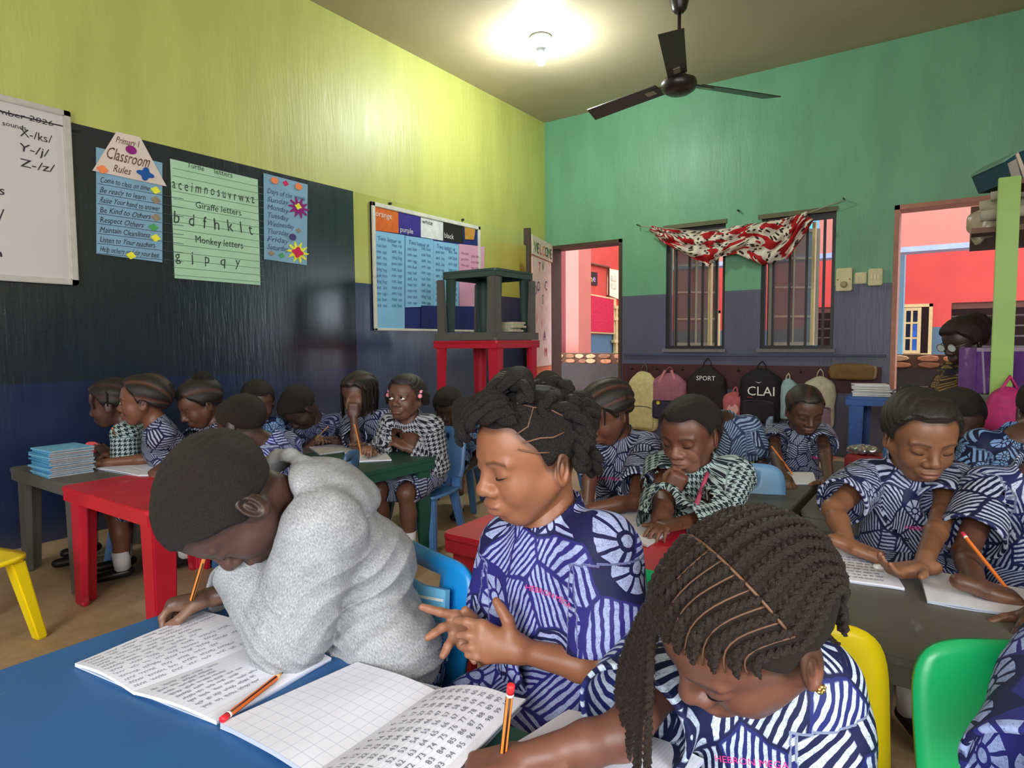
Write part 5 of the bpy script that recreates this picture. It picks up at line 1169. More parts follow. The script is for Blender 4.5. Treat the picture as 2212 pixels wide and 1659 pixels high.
# left bank, first row
k1, S = kid('girl in houndstooth with white-streaked plaits by the navy wall', (243, 872), 2.98, 80, 12, byaw=66, tone=(78, 50, 42), shirt=dict(mat=HOUND1, sleeve=.8), hair=_hm(CORN(n=13, more=strands(7, .05, seed=2))), wrR=(ont(185, 975), ('write', FD)), wrL=(ont(235, 985), ('flat', FD)))
for i in range(2): g = G(); p = ont(196, 966, .05); g.lathe([(.026, -.004), (.028, 0), (.026, .004)], 14, Matrix.Translation(tuple(p+IML*-.012*i)) @ Matrix.Rotation(1.2, 4, 'Y')); g.build('wrist_band', mat('band_coral', (240, 90, 90), .5), k1).matrix_parent_inverse = (Matrix.Translation(k1.location)).inverted()
kid('girl with cornrows looking left across the stack of books', (312, 866), 2.78, 72, 2, byaw=62, lean=.10, tone=(112, 70, 52), hair=_hm(CORN(n=11, more=bun(-.085, 0, .05, .035))), eyes='open', gaze=(.003, .001), hres=.0030, wrL=(ont(218, 1000), ('relax', FD)), wrR=(ont(262, 985, .03), ('write', FD)), elL=ont(345, 990, .03), shirt=dict(res=.0042))
pencil('pencil held upright by the girl with cornrows', ont(262, 975, .005), P(243, 925, 2.72), (214, 120, 60), False)
kid('girl with puffed cornrows and bowed face behind the hooded boy', (432, 872), 2.95, 46, 28, byaw=45, tone=(96, 60, 46), hair=_hm(CORN(n=9, more=bun(-.06, 0, .085, .05))), wrR=(ont(352, 1008, .03), ('write', FD)), wrL=(ont(430, 1010), ('flat', FD)))
pencil('thin pencil tip rising beside the hooded boy\'s crown', ont(352, 1006, .01), P(334, 966, 2.75), (214, 150, 100), False)
kid('boy in deep blue print with his face turned away, behind the hood', (522, 916), 2.45, 108, 20, byaw=88, nb=P(588, 962, 2.50), pv=np.r_[P(655, 1090, 2.55)[:2], .352], tone=(64, 42, 34), shirt=dict(mat=ADIRE1, t=.008), hair=BUZZ(.05, -.06), wrL=(P(585, 1040, 2.40), ('relax', FD)), wrR=(P(540, 1030, 2.62), ('relax', FD)))
# left bank, second row
kid('blurred boy in pale blue print glancing right near the wall', (557, 868), 3.25, -30, 12, byaw=20, lean=.02, shift=-.02, tone=(84, 56, 46), shirt=dict(mat=ADIRE4), hair=BUZZ(.05, -.05))
kid('boy bent over writing beneath the shiny patch of wall', (648, 882), 3.35, 52, 58, byaw=-5, lean=.16, tone=(50, 34, 30), shirt=dict(mat=adire_mat('adire_dim_cotton', (36, 38, 74), (120, 126, 160), 20, 560, .2, .0)), hair=BUZZ(.06, -.07, .010), wrR=(ont(672, 958), ('write', FD)), wrL=(ont(735, 955), ('flat', FD)))
pencil('pencil of the bent boy slanting right', ont(668, 962, .008), P(708, 922, 3.15), (206, 160, 100), False)
kid('girl with long loose plaits resting her cheek on her hand', (776, 852), 3.35, 30, 14, byaw=20, tone=(84, 54, 44), hair=_hm(CORN(n=15, front=.066, more=strands(17, .16, r=.0075, back=True, seed=4))), wrR=(P(764, 902, 3.2), ('curl', unit(AF), UPZ)), elR=ont(770, 962, .03), wrL=(ont(800, 965), ('flat', FD)))
k7, S7 = kid('girl in grey houndstooth cardigan with pink hair bobbles looking up', (877, 860), 3.05, 22, -4, byaw=24, lean=.10, tone=(96, 62, 48), hres=.0030, eyes='open', gaze=(-.003, .004), hair=dict(cap=dict(t=.010, style='sweep', amp=.003, front=.070), mat=hair_mat()), shirt=dict(mat=HOUND2, t=.010, sleeve=1.8, sr=(.056, .060), name='cardigan', res=.004), skirt_mat=ADIRE3,
     wrR=(ont(800, 975, .03), ('write', FD)), wrL=(ont(880, 968, .03), ('relax', unit(-UPZ*.6+TOC*-.4)), unit(IML*.6+TOC*.5-UPZ*.55)))
for q in (1, -1):
    W7 = lambda f, l, u: S7['head']+(f*S7['R'][0]+l*S7['R'][1]+u*S7['R'][2]); g = G()
    for k in range(3): g.lathe([(.002, -.011), (.009, -.007), (.011, 0), (.009, .007), (.002, .011)], 10, Matrix.Translation(tuple(W7(.02-.012*k, q*.088, .03-.018*abs(k-1)))))
    g.build('hair_bobble', mat('bobble_pink', (236, 150, 166), .35), k7); g = G(); g.tube([W7(.0, q*.082, .03), W7(-.01, q*.10, .01), W7(-.015, q*.104, -.03)], [.02, .024, .014], 10); g.build('hair_puff', hair_mat(), k7)
drape('cardigan_trim', S7, [(868, 912), (874, 925), (880, 945), (882, 965)], .007, mat('trim_rose', (170, 66, 96), .8), k7)
if 0: g = G(); v_ = S7['neck']; f7 = unit(TOC*.9+IML*.4); g.tube([v_+f7*.055+UPZ*.01+IML*.035, v_+f7*.088-UPZ*.05+IML*.012, v_+f7*.108-UPZ*.13-IML*.012, v_+f7*.112-UPZ*.22-IML*.016], .007, 8); g.build('cardigan_trim', mat('trim_rose', (170, 66, 96), .8), k7)
pencil('long pencil of the girl in grey houndstooth', ont(783, 990, .004), P(766, 917, 2.9), (214, 140, 70), False)
kid('dim figure in the shade left of the twisted-hair girl', (968, 880), 3.75, 10, 25, res=.0065, tone=(56, 38, 32), hair=BUZZ(.05, -.05, .012), shirt=dict(mat=ADIRE4))
kid('child whose head top shows below the open door', (1182, 842), 4.1, 30, 20, res=.0065, tone=(60, 40, 34), hair=BUZZ(.05, -.05, .012), shirt=dict(mat=ADIRE4))
# middle bank
kr1, SR1 = kid('girl with swept-back cornrows reading at the red table', (1312, 892), 2.28, 66, 30, byaw=38, lean=.05, shift=-.01, tone=(98, 58, 44), hres=.0030, hair=_hm(CORN(n=15, more=strands(5, .05, r=.004, seed=6))), wrL=(ont(1265, 1100, .03), ('flat', FD)), elL=ont(1372, 1085, .04), wrR=(ont(1270, 1090), ('flat', FD)), shirt=dict(res=.0042))
k_, S_ = kid('boy in mint houndstooth with his hand over his mouth', (1490, 938), 1.98, 44, 16, chair='pale', chair_at=P(1592, 1130, 2.12), chair_yaw=22, byaw=25, lean=.06, tone=(98, 58, 44), hres=.0030, hs=1.04, hair=BUZZ(.070, -.02, .008), shirt=dict(mat=HOUND1, t=.012, sleeve=1.78, sr=(.058, .062), name='cardigan', res=.004), wrR=(P(1447, 1072, 1.90), ('curl', unit(AF*.9+AR*.3), unit(AU*.9+AR*.35+AF*-.15))), elR=ont(1428, 1118, .04), wrL=(ont(1462, 1132, .03), ('relax', FD)))
pk_ = mat('trim_rose', (170, 66, 96), .8); drape('cardigan_trim', S_, [(1528, 1022), (1520, 1045), (1512, 1068), (1505, 1088)], .007, pk_, k_)
for j in range(2): drape('cuff_stripe', S_, [(1424+8*j, 1072+3*j), (1432+8*j, 1084+2*j), (1444+7*j, 1092+2*j)], .004, pk_, k_)
kid('child in wavy striped print hidden behind the houndstooth boy', (1522, 925), 2.85, 60, 48, chair='yellow', byaw=20, nb=P(1562, 905, 2.92), lean=.0, res=.0065, tone=(70, 46, 38), hair=BUZZ(.05, -.05), shirt=dict(mat=adire_mat('adire_wavy_cotton', (52, 66, 100), (150, 176, 204), 9, 520, .0, .0)), wrR=(ont(1480, 1020), ('flat', FD)))
r4, S4 = kid('girl writing in front of the hanging school bags', (1738, 885), 2.92, 4, 22, byaw=2, lean=.06, tone=(82, 54, 40), hres=.0030, hair=dict(cap=dict(t=.004, style='corn', nrow=9, amp=.003, front=.072), mat=hair_mat()), wrR=(ont(1690, 1028, .028), ('write', FD)), wrL=(ont(1790, 1035), ('relax', FD)), shirt=dict(res=.0042))
pencil('orange pencil of the girl before the bags', ont(1716, 1030, .004), P(1667, 964, 2.62), (226, 130, 70), False)
r5, S5 = kid('girl with round face pressing her fingertips together over a page', (1988, 942), 1.72, 10, 20, byaw=6, lean=.04, hs=1.06, bs=1.03, tone=(122, 80, 54), hres=.0028, hair=dict(cap=dict(t=.010, style='sweep', amp=.003, front=.082), mat=hair_mat(), more=bun(-.07, .0, .06, .05)), wrR=(ont(1832, 1178, .04), ('curl', FD, unit(AR*.8+TOC*.5-UPZ*.25))), wrL=(ont(1990, 1228, .03), ('relax', UPZ, unit(-AR*.9+TOC*.2))), elR=P(1800, 1100, 1.66), shirt=dict(res=.0035))
kid('child partly hidden behind the round-faced girl', (2072, 905), 2.45, 20, 20, res=.0065, tone=(70, 46, 38), hair=BUZZ(.05, -.05, .010), shift=-.03)
kid('child in fine stripes writing at the right edge', (2312, 945), 1.60, 50, 25, byaw=15, tone=(88, 54, 42), nb=P(2252, 1028, 1.61), pv=np.r_[P(2225, 1320, 1.72)[:2], .352], bs=1.05, shirt=dict(mat=adire_mat('adire_broad_stripe', (36, 42, 92), (186, 196, 220), 12, 520, .0, .1), t=.008), wrR=(ont(2110, 1268, .03), ('write', unit(-UPZ+AR*.4), unit(AR*.9-AU*.25+TOC*.2))), elR=P(2085, 1195, 1.52), wrL=(ont(2255, 1320), ('flat', FD)), hair=BUZZ())
pencil('orange pencil with crimson end at the right edge', ont(2196, 1298, .004), P(2078, 1150, 1.45), (222, 120, 56), False, (196, 40, 76), .0040)
kid('child in blue leaf print behind the right-edge writer', (2262, 890), 2.15, 20, 15, byaw=10, res=.0065, tone=(80, 52, 42), nb=P(2200, 945, 2.15), shirt=dict(mat=ADIRE4, t=.006), hair=BUZZ())
kid('child in daisy print cropped by the bottom right corner', (2700, 1250), .66, 60, 30, chair='', byaw=25, tone=(112, 70, 56), nb=P(2640, 1400, .70), pv=np.r_[P(2660, 1640, .74)[:2], .352], bs=1.05, res=.004, shirt=dict(mat=adire_mat('adire_daisy_cotton', (46, 50, 130), (166, 184, 236), 15, 480, .9, .2), t=.01, sleeve=.9, sr=(.060, .072), res=.003), wrR=(P(2120, 1960, .62), ('flat', FD)), elR=P(2270, 1760, .64), hair=BUZZ())
name_tag(S5, r5, 1952, 1142, .016); name_tag(S4, r4, 1742, 988, .016); name_tag(SR1, kr1, 1272, 1036, .016)
# teacher
tc_ = P(2082, 738, 3.55); tR = frame(82, 18, 0)
tp, tS = None, dict(head=tc_, R=tR, hs=1.16, bs=1.42, res=.006, pelvis=np.r_[P(2150, 900, 3.75)[:2], .50], neck=P(2108, 800, 3.62), yaw=70, tone=(48, 30, 26), shirt=dict(mat=adire_mat('brown_ankara', (58, 40, 30), (150, 120, 70), 22, 420, .6, .2), sleeve=.9), skirt_mat=adire_mat('brown_ankara', (58, 40, 30), (150, 120, 70)), wrL=P(2030, 880, 3.35), handL=('relax', FD), wrR=P(2020, 870, 3.6), handR=('relax', FD), hair=dict(cap=dict(t=.015, amp=.004, front=.058, back=-.06), mat=mat('dark_headscarf', (40, 24, 22), .7)), seat=.42, kneez=.47, legs=True, skirt_len=.98)
tp = person('woman in glasses and dark headscarf leaning by the right doorway', tS, None)
WT_ = lambda f, l, u: tc_+1.16*(f*tR[0]+l*tR[1]+u*tR[2])
b = Body().u(ell(WT_(-.085, 0, .055), (.07, .075, .07))).disp(lambda p: wav(p, 60, 5)*f4(.006)); v, q = polygonize(b, WT_(-.085, 0, .055)-.12, WT_(-.085, 0, .055)+.12, .006, slack=.01); link('headscarf_knot', np_mesh('headscarf_knot', v, q), mat('dark_headscarf', (40, 24, 22), .7), tp)
for qd in (1, -1):
    g = G(); g.tube([WT_(.098, qd*.032+.024*math.cos(a), .0+.019*math.sin(a)) for a in np.linspace(0, 6.283, 15)], .0022, 6); gl = g.build('spectacle_rim', mat('spectacle_metal', (120, 110, 100), .3, .05, 20, .5, 0, .8), tp)
    g = G(); ring = [WT_(.098, qd*.032+.023*math.cos(a), .018*math.sin(a)) for a in np.linspace(0, 6.283, 15)[:-1]]; g.add(ring, [tuple(range(14))]); g.build('lens', mat('spectacle_lens', (190, 200, 200), .05, .02), tp)
    g = G(); g.tube([WT_(.098, qd*.056, .006), WT_(.05, qd*.074, .008), WT_(-.01, qd*.085, .004)], .0022, 6); g.build('spectacle_arm', mat('spectacle_metal', (120, 110, 100), .3), tp)
# ------------------------------------------------------------------ chairs
def behind(S, k=0): return S['pelvis']
bl_y = S1['yaw']
chair('bright blue chair with a slotted back under the hooded boy', 'blue', P(755, 1425, 1.235), 50)
chair('green chair behind the girl counting on her fingers', 'green', P(1225, 1520, 1.12), 40)
chair('yellow chair behind the plaited girl', 'yellow', P(1712, 1660, .835), 18, plain=True)
chair('glossy green chair at the bottom right corner', 'green', P(2540, 1660, .665), 4, 0, None, 1.05, plain=True)
chair('yellow chair at the left edge beside the blue table', 'yellow', onz(-112, 1222, .29), -70, 0, None, 1.1)
# ------------------------------------------------------------------ ceiling fan and lamp
FD_ = 4.42; hub = P(1466, 180, FD_); fz = hub[2]; blk_ = mat('fan_dark_brown', (44, 36, 32), .35, .1, 12, .5); brs = mat('fan_badge_silver', (150, 140, 124), .35, .2, 60, .5, 0, .5)
fan = thing('ceiling_fan', 'dark brown three-blade ceiling fan on a short rod', 'fan', (hub[0], hub[1], fz))
G().lathe([(.02, -.075), (.075, -.068), (.112, -.045), (.125, -.012), (.118, .016), (.08, .035), (.03, .05), (.018, .06)], 32).build('motor_housing', blk_, fan)
G().lathe([(.0125, .05), (.0125, ZC-fz-.10)], 12).build('rod', blk_, fan); G().lathe([(.03, ZC-fz-.14), (.048, ZC-fz-.12), (.066, ZC-fz-.05), (.07, ZC-fz)], 24).build('canopy', blk_, fan)
G().lathe([(.03, .075), (.05, .06), (.05, .045)], 20).build('lower_cup', blk_, fan)
for k, (tx, ty) in enumerate(((1262, 252), (1690, 212), (1449, 66))):
    t_ = onz(tx, ty, fz); a = math.atan2(t_[1]-hub[1], t_[0]-hub[0]); L = .79; M_ = Matrix.Rotation(a, 4, 'Z') @ Matrix.Rotation(math.radians(13), 4, 'X'); g = G(); n = 8; vv = []; ff = []
    for lay in (0, 1):
        for i in range(n+1):
            r = .15+(L-.15)*i/n; w_ = .064+.010*i/n; sk = .02*(i == n); zc = -.006*(i/n)**2
            for sgn in (-1, 1): vv.append((r+sk*sgn*-1, sgn*w_, zc+(.003 if lay else -.003)+.006*(1-abs(sgn)*1)))
    m = (n+1)*2
    for i in range(n): ff += [(2*i, 2*i+1, 2*i+3, 2*i+2), (m+2*i, m+2*i+2, m+2*i+3, m+2*i+1), (2*i, 2*i+2, m+2*i+2, m+2*i), (2*i+1, m+2*i+1, m+2*i+3, 2*i+3)]
    ff += [(0, m, m+1, 1), (2*n, 2*n+1, m+2*n+1, m+2*n)]; vv = [tuple(M_ @ Vector(p)) for p in vv]; b_ = g.add(vv, ff).build('blade', blk_, fan)
    G().box((.09, -.03, -.006), (.20, .03, .004), M_).build('blade_bracket', blk_, b_); G().box((.19, -.022, -.0075), (.27, .022, -.0035), M_).build('badge', brs, b_)
lp = onz(1168, 84, ZC-.015); lamp = thing('ceiling_bulb', 'glowing white ceiling bulb in a grey cone holder', 'lamp', (lp[0], lp[1], ZC))
G().lathe([(.085, 0), (.088, -.012), (.074, -.02), (.06, -.05), (.045, -.085), (.032, -.095), (.026, -.12)], 28).build('holder', mat('holder_grey_plastic', (150, 154, 156), .5), lamp)
be = NB('bulb_glow'); be.out((1, 1, 1, 1), .3); be.bsdf.inputs['Emission Color'].default_value = (.93, 1, .98, 1); be.bsdf.inputs['Emission Strength'].default_value = 30
G().lathe([(.018, -.115), (.028, -.135), (.036, -.165), (.034, -.195), (.02, -.215), (.004, -.22)], 20).build('bulb', be.m, lamp)
ll_ = bpy.data.lights.new('bulb_light', 'POINT'); ll_.energy = 62; ll_.color = (.90, 1, .97); ll_.shadow_soft_size = .04; lo_ = bpy.data.objects.new('bulb_light', ll_); COL.objects.link(lo_); lo_.parent = lamp; lo_.location = (0, 0, -.27)
# ------------------------------------------------------------------ curtain on a string
def curtain_mat():
    b = NB('red_white_print_cloth'); v = b.n('ShaderNodeAttribute', attribute_name='pat').outputs['Vector']
    s = b.sep(v); n = b.noise(b.stretch(v, (5.5, 9, 1)), 1, 2, .4); red = b.math('GREATER_THAN', n, .53)
    vo = b.n('ShaderNodeTexVoronoi', voronoi_dimensions='2D'); b.L.new(v, vo.inputs['Vector']); vo.inputs['Scale'].default_value = 17; dots = b.math('LESS_THAN', vo.outputs['Distance'], .26)
    c = b.mix(dots, lin((214, 206, 190)), lin((50, 40, 38))); st = b.math('GREATER_THAN', b.math('SINE', b.math('MULTIPLY', s[0], 60)), .75); c = b.mix(b.math('MULTIPLY', st, b.math('LESS_THAN', s[0], .25)), c, lin((150, 24, 30)))
    b.out(b.mix(red, c, lin((168, 30, 36))), .8, .2); b.bump(b.noise(v, 300, 2), .2, .001); return b.m
YC_ = YE-.07; cu = wthing('tied_curtain', 'bunched red and white printed curtain slung on a string over the windows', 'curtain', tuple(onY(1580, 520, YC_)))
top = [(1405, 487), (1440, 496), (1500, 500), (1545, 500), (1590, 488), (1640, 482), (1690, 474), (1725, 464), (1746, 456)]; bot = [(1410, 497), (1440, 527), (1490, 558), (1522, 577), (1552, 556), (1600, 548), (1655, 572), (1700, 558), (1748, 474)]
NU, NV = 110, 22; vv = []; pt = []; sx_ = np.linspace(0, 1, len(top))
for i in range(NU+1):
    u = i/NU; tp_ = [np.interp(u, sx_, [p[k] for p in top]) for k in (0, 1)]; bt_ = [np.interp(u, sx_, [p[k] for p in bot]) for k in (0, 1)]
    if i % 4 == 0: pass
    for j in range(NV+1):
        v = j/NV; x = tp_[0]+(bt_[0]-tp_[0])*v+9*math.sin(v*5+u*9)*v; y = tp_[1]+(bt_[1]-tp_[1])*v; fold = .028*math.sin(v*15+u*16+2*math.sin(u*7))+.02*math.sin(u*70+v*5)
        p = onY(x, y, YC_-.035-.03*math.sin(v*3.14)+fold); vv.append(p); pt.append((u*1.7+.05*math.sin(v*9), v*.55+.05*math.sin(u*22), 0))
ff = [(i*(NV+1)+j, (i+1)*(NV+1)+j, (i+1)*(NV+1)+j+1, i*(NV+1)+j+1) for i in range(NU) for j in range(NV)]
cm_ = mesh('cloth', vv, ff, True); vvec(cm_, 'pat', pt); co = link('cloth', cm_, curtain_mat(), cu); sm_ = co.modifiers.new('thickness', 'SOLIDIFY'); sm_.thickness = .006
g = G(); g.tube([onY(x, y, YC_+.0) for x, y in ((1383, 488), (1440, 494), (1520, 500), (1600, 490), (1680, 476), (1745, 460), (1825, 432))], .004, 6); g.build('string', mat('curtain_string', (170, 160, 140), .8), cu)
for x, y in ((1383, 488), (1825, 432)): q = onY(x, y, YE); G().tube([q, q-np.array([0, .085, 0])], .006, 8).build('nail', steel, cu)
q = onY(1597, 456, YE); tag(G().tube([q, q-np.array([0, .05, 0])], .008, 8).build('nail', steel), 'lone nail in the green wall between the windows', 'nail')
# ------------------------------------------------------------------ electric boxes
ivory = mat('switch_ivory', (206, 196, 150), .4, .06)
def wbox(name, label, x0, y0_, x1, y1_, dep, extra):
    a, b_ = onY(x0, y1_, YE), onY(x1, y0_, YE); o = wthing(name, label, 'switch', (a[0], YE, a[2])); G().box((a[0], YE-dep, a[2]), (b_[0], YE, b_[2])).build('housing', ivory, o, bevel=.006); W_, H_ = b_[0]-a[0], b_[2]-a[2]
    if extra == 'knob':
        g = G(); g.lathe([(.028, 0), (.026, .012), (.012, .016)], 18, Matrix.Translation((a[0]+W_*.5, YE-dep, a[2]+H_*.28)) @ Matrix.Rotation(math.pi/2, 4, 'X')); g.build('round_socket', mat('ivory_dull', (160, 150, 108), .5), o)  # round socket in a darker ivory than its housing
        for s_ in (.12, .85): G().tube([(a[0]+W_*s_, YE-dep-.003, a[2]+H_*.5), (a[0]+W_*s_, YE-dep, a[2]+H_*.5)], .005, 8).build('screw', steel, o)
    else:
        for k in range(extra): G().box((a[0]+W_*(.25+.5*k/max(1, extra-1)-.06), YE-dep-.006, a[2]+H_*.35), (a[0]+W_*(.25+.5*k/max(1, extra-1)+.06), YE-dep, a[2]+H_*.65)).build('rocker', mat('ivory_light', (220, 212, 170), .4), o, bevel=.002)
wbox('cooker_switch', 'large ivory switch box with a round knob beside the right window', 1807, 579, 1843, 630, .05, 'knob'); wbox('light_switch', 'small ivory double switch between two larger boxes', 1846, 588, 1873, 614, .03, 2); wbox('socket_outlet', 'ivory wall socket nearest the right doorway', 1876, 580, 1908, 618, .045, 3)
# ------------------------------------------------------------------ rail with school bags
rl = wthing('bag_rail', 'dark red wooden rail for school bags below the windows', 'rail', tuple(onY(1620, 830, YE)))
a, b_ = onY(1347, 832, YE), onY(1905, 793, YE); G().box((a[0], YE-.025, a[2]), (b_[0], YE, b_[2])).build('plank', mat('rail_oxblood', (70, 34, 40), .6), rl)
tag(G().box((d1[1]+.03, YE-.035, float(onY(1500, 764, YE)[2])-.02), (d2[0]-.03, YE, float(onY(1500, 764, YE)[2]))).build('wall_ledge', mat('ledge_blue', (66, 72, 100), .6)), 'narrow blue ledge line under the barred windows', 'ledge')
for k in range(9): x = a[0]+.12+k*(b_[0]-a[0]-.2)/8; G().tube([(x, YE-.025, b_[2]-.05), (x, YE-.09, b_[2]-.055), (x, YE-.09, b_[2]-.02)], .005, 6).build('hook', steel, rl)
def bag(label, x0, y0_, x1, y1_, rgb, pocket=None, pk=(.5, .62, .95), dep=.11, name='school_bag', rough=.75, handle=True, extra=None, strap=None):
    """soft rucksack hanging on the rail, by the pixel box of its body"""
    yc_ = YE-.03-dep*.62; p0, p1 = onY(x0, y1_, yc_), onY(x1, y0_, yc_); c_ = (p0+p1)/2; W_, H_ = p1[0]-p0[0], p1[2]-p0[2]; o = wthing(name, label, 'bag', (c_[0], c_[1], p0[2]), 0, 'school bags on the rail'); I3 = np.eye(3)
    b = Body().u(rbox(c_-UPZ*H_*.06, (W_*.48, dep*.5, H_*.43), I3, min(W_, H_)*.17)).u(ell(c_+UPZ*H_*.17, (W_*.46, dep*.5, H_*.33), I3), .04); b.disp(lambda p: wav(p, 34, 5)*f4(.006)); v, f = polygonize(b, c_-np.array([W_, dep, H_]), c_+np.array([W_, dep, H_]), .011, slack=.012)
    mt = mat(name+'_cloth_%d_%d_%d' % tuple(rgb), rgb, rough, .15, 25, .3); link('bag_body', np_mesh('bag_body', v, f), mt, o)
    if pocket is not None:
        q = c_+np.array([0, -dep*.5, -H_*(pk[1]-.36)]); b = Body().u(rbox(q, (W_*.40, dep*.22, H_*.20), I3, .03)).disp(lambda p: wav(p, 40, 4)*f4(.004)); v, f = polygonize(b, q-.3, q+.3, .010, slack=.01); link('front_pocket', np_mesh('front_pocket', v, f), mat('pocket_%d_%d_%d' % tuple(pocket), pocket, rough, .15, 25), o)
        g = G(); g.tube([q+np.array([W_*.36*math.cos(t), -dep*.20, H_*.15+.02*math.sin(t)]) for t in np.linspace(3.14, 0, 9)], .004, 6); g.build('zip', mat('zip_dark', (60, 52, 56), .5), o)
    if handle:
        for s_ in (-1, 1): g = G(); g.tube([c_+np.array([s_*W_*.12, 0, H_*.44]), c_+np.array([s_*W_*.08, .02, H_*.56]), c_+np.array([0, .03, H_*.62])], .009, 8, flat=.5); g.build('strap', strap or mt, o)
    g = G(); g.tube([c_+np.array([-W_*.44, .0, H_*.2]), c_+np.array([-W_*.52, -.02, -.05*H_]), c_+np.array([-W_*.47, .0, -H_*.36])], .009, 6, flat=.5); g.build('shoulder_strap', strap or mt, o)
    if extra: extra(o, c_, W_, H_, dep)
    return o
def btext(s_, dx, dz, size, mt):
    def fn(o, c_, W_, H_, dep): write('lettering', [(s_, 0, 0, size)], c_+np.array([dx*W_, -dep*.5-.013, dz*H_]), (1, 0, 0), (0, 0, 1), mt, o, .001)
    return fn
wl = mat('white_print', (226, 224, 220), .6)
bag('cream canvas backpack hanging first on the rail', 1358, 802, 1424, 928, (196, 184, 132), (188, 176, 124), strap=mat('strap_grey', (90, 86, 80), .8))
def badge(o, c_, W_, H_, dep):
    G().prism([(.018*math.cos(t), .018*math.sin(t)) for t in np.linspace(0, 6.28, 12)[:-1]], (1, 0, 0), (0, 0, 1), (0, -1, 0), c_+np.array([-W_*.2, -dep*.72, -H_*.12]), .006).build('yellow_badge', mat('badge_yellow', (210, 180, 60), .6), o)
    for s_ in (-1, 1): g = G(); g.tube([c_+np.array([s_*W_*.34, -dep*.45, -H_*.02]), c_+np.array([s_*W_*.26, -dep*.35, H_*.25]), c_+np.array([s_*W_*.08, -.02, H_*.55])], .014, 8); g.build('pink_piping', mat('piping_rose', (196, 120, 130), .7), o)
bag('pink and navy backpack with rose piping', 1405, 806, 1486, 906, (150, 92, 108), (44, 38, 58), extra=badge)
bag('black sports backpack with white lettering on top', 1482, 792, 1572, 935, (38, 30, 32), (34, 28, 30), extra=btext('SPORT', -.2, .30, .06, wl))
bag('pink patterned backpack half hidden by the black ones', 1563, 846, 1612, 918, (178, 92, 98), None, extra=lambda o, c_, W_, H_, dep: G().prism([(.05*math.cos(t), .05*math.sin(t)) for t in np.linspace(0, 6.28, 16)[:-1]], (1, 0, 0), (0, 0, 1), (0, -1, 0), c_+np.array([0, -dep*.5, 0]), .012).build('round_patch', mat('patch_pale', (206, 160, 150), .7), o))
def fila(o, c_, W_, H_, dep):
    btext('CLAI', -.27, .02, .115, wl)(o, c_, W_, H_, dep); btext('_', -.25, .0, .09, mat('logo_red', (190, 50, 50), .6))(o, c_, W_, H_, dep)
    G().prism([(-.03, .008), (0, -.006), (.03, .008), (0, .0)], (1, 0, 0), (0, 0, 1), (0, -1, 0), c_+np.array([0, -dep*.55, H_*.25]), .006).build('emblem', wl, o)
bag('large black backpack with bold white letters', 1597, 796, 1692, 912, (28, 24, 32), (26, 22, 30), extra=fila, dep=.15)
bag('pale blue gym bag behind the writing girl', 1680, 818, 1722, 905, (150, 178, 182), None, strap=mat('strap_ivory', (206, 204, 180), .7))
bag('white and mauve backpack at the right of the row', 1735, 812, 1806, 925, (190, 182, 160), (140, 112, 128))
bag('crumpled brown bag on the ledge near the doorway', 1792, 786, 1895, 818, (120, 92, 56), None, name='cloth_bag', handle=False, dep=.16)
tag(G().tube([onY(1668+8*math.cos(a), 925+20*math.sin(a), YE-.25) for a in np.linspace(0, 5, 10)], .03, 8).build('plastic_bag', mat('clear_plastic_blue', (120, 140, 170), .25, .4, 20)), 'shiny plastic bag hanging under the large black backpack', 'bag')
# ------------------------------------------------------------------ shelf rack, boxes and table at the right
PX = 3.05
rk = wthing('wooden_rack', 'lime painted upright of a brown open rack at the right edge', 'rack', tuple(P(2160, 940, PX)*np.array([1, 1, 0])))
pa, pb_2 = P(2164, 392, PX), P(2143, 940, PX); xa, xb = P(2143, 700, PX)[0], P(2190, 700, PX)[0]; yq_ = pb_2[1]
G().box((xa, yq_, 0), (xb, yq_+.035, pa[2])).build('upright', mat('lime_gloss_paint', (124, 162, 50), .4, .12, 6), rk, bevel=.003)
brn = mat('rack_brown_board', (96, 66, 46), .6, .15, 8)
YR = 4.6; q0, q1 = onY(2094, 534, YR), onY(2240, 432, YR)
G().box((q0[0], YR, q0[2]), (q1[0]+.5, YR+.03, q1[2])).build('back_board', brn, rk); G().box((q0[0], yq_+.04, q0[2]-.025), (q1[0]+.5, YR, q0[2])).build('shelf', brn, rk); G().box((q0[0], YR-.5, 0), (q0[0]+.03, YR, .0001+q0[2]-.03)).build('rear_post', brn, rk) if False else None
G().box((q1[0]+.42, yq_, 0), (q1[0]+.5, YR+.03, q1[2]+.3)).build('side_panel', brn, rk); zt_ = pa[2]; G().box((xa+.03, yq_+.036, zt_-.03), (q1[0]+.42, YR, zt_-.008)).build('shelf', brn, rk)
rp = mat('rolled_paper', (178, 170, 150), .8, .1)
for i, (x0, y0_, x1, y1_, r_) in enumerate(((2116, 450, 2230, 430, .045), (2140, 425, 2230, 412, .03), (2118, 468, 2230, 452, .035))):
    yy = 4.2-.12*i; g = G(); g.tube([onY(x0, y0_, yy), onY(x1, y1_, yy)], r_*.8, 14); tag(g.build('rolled_chart', rp), ('thick white rolled chart on the rack behind the lime post', 'thin grey rolled chart topmost behind the lime post', 'middle rolled chart under the thick one on the rack')[i], 'chart', 'rolled charts')
pl_ = wthing('plastic_wrapping', 'crumpled clear plastic hanging from the rack shelf', 'plastic', tuple(onY(2125, 500, 4.0)))
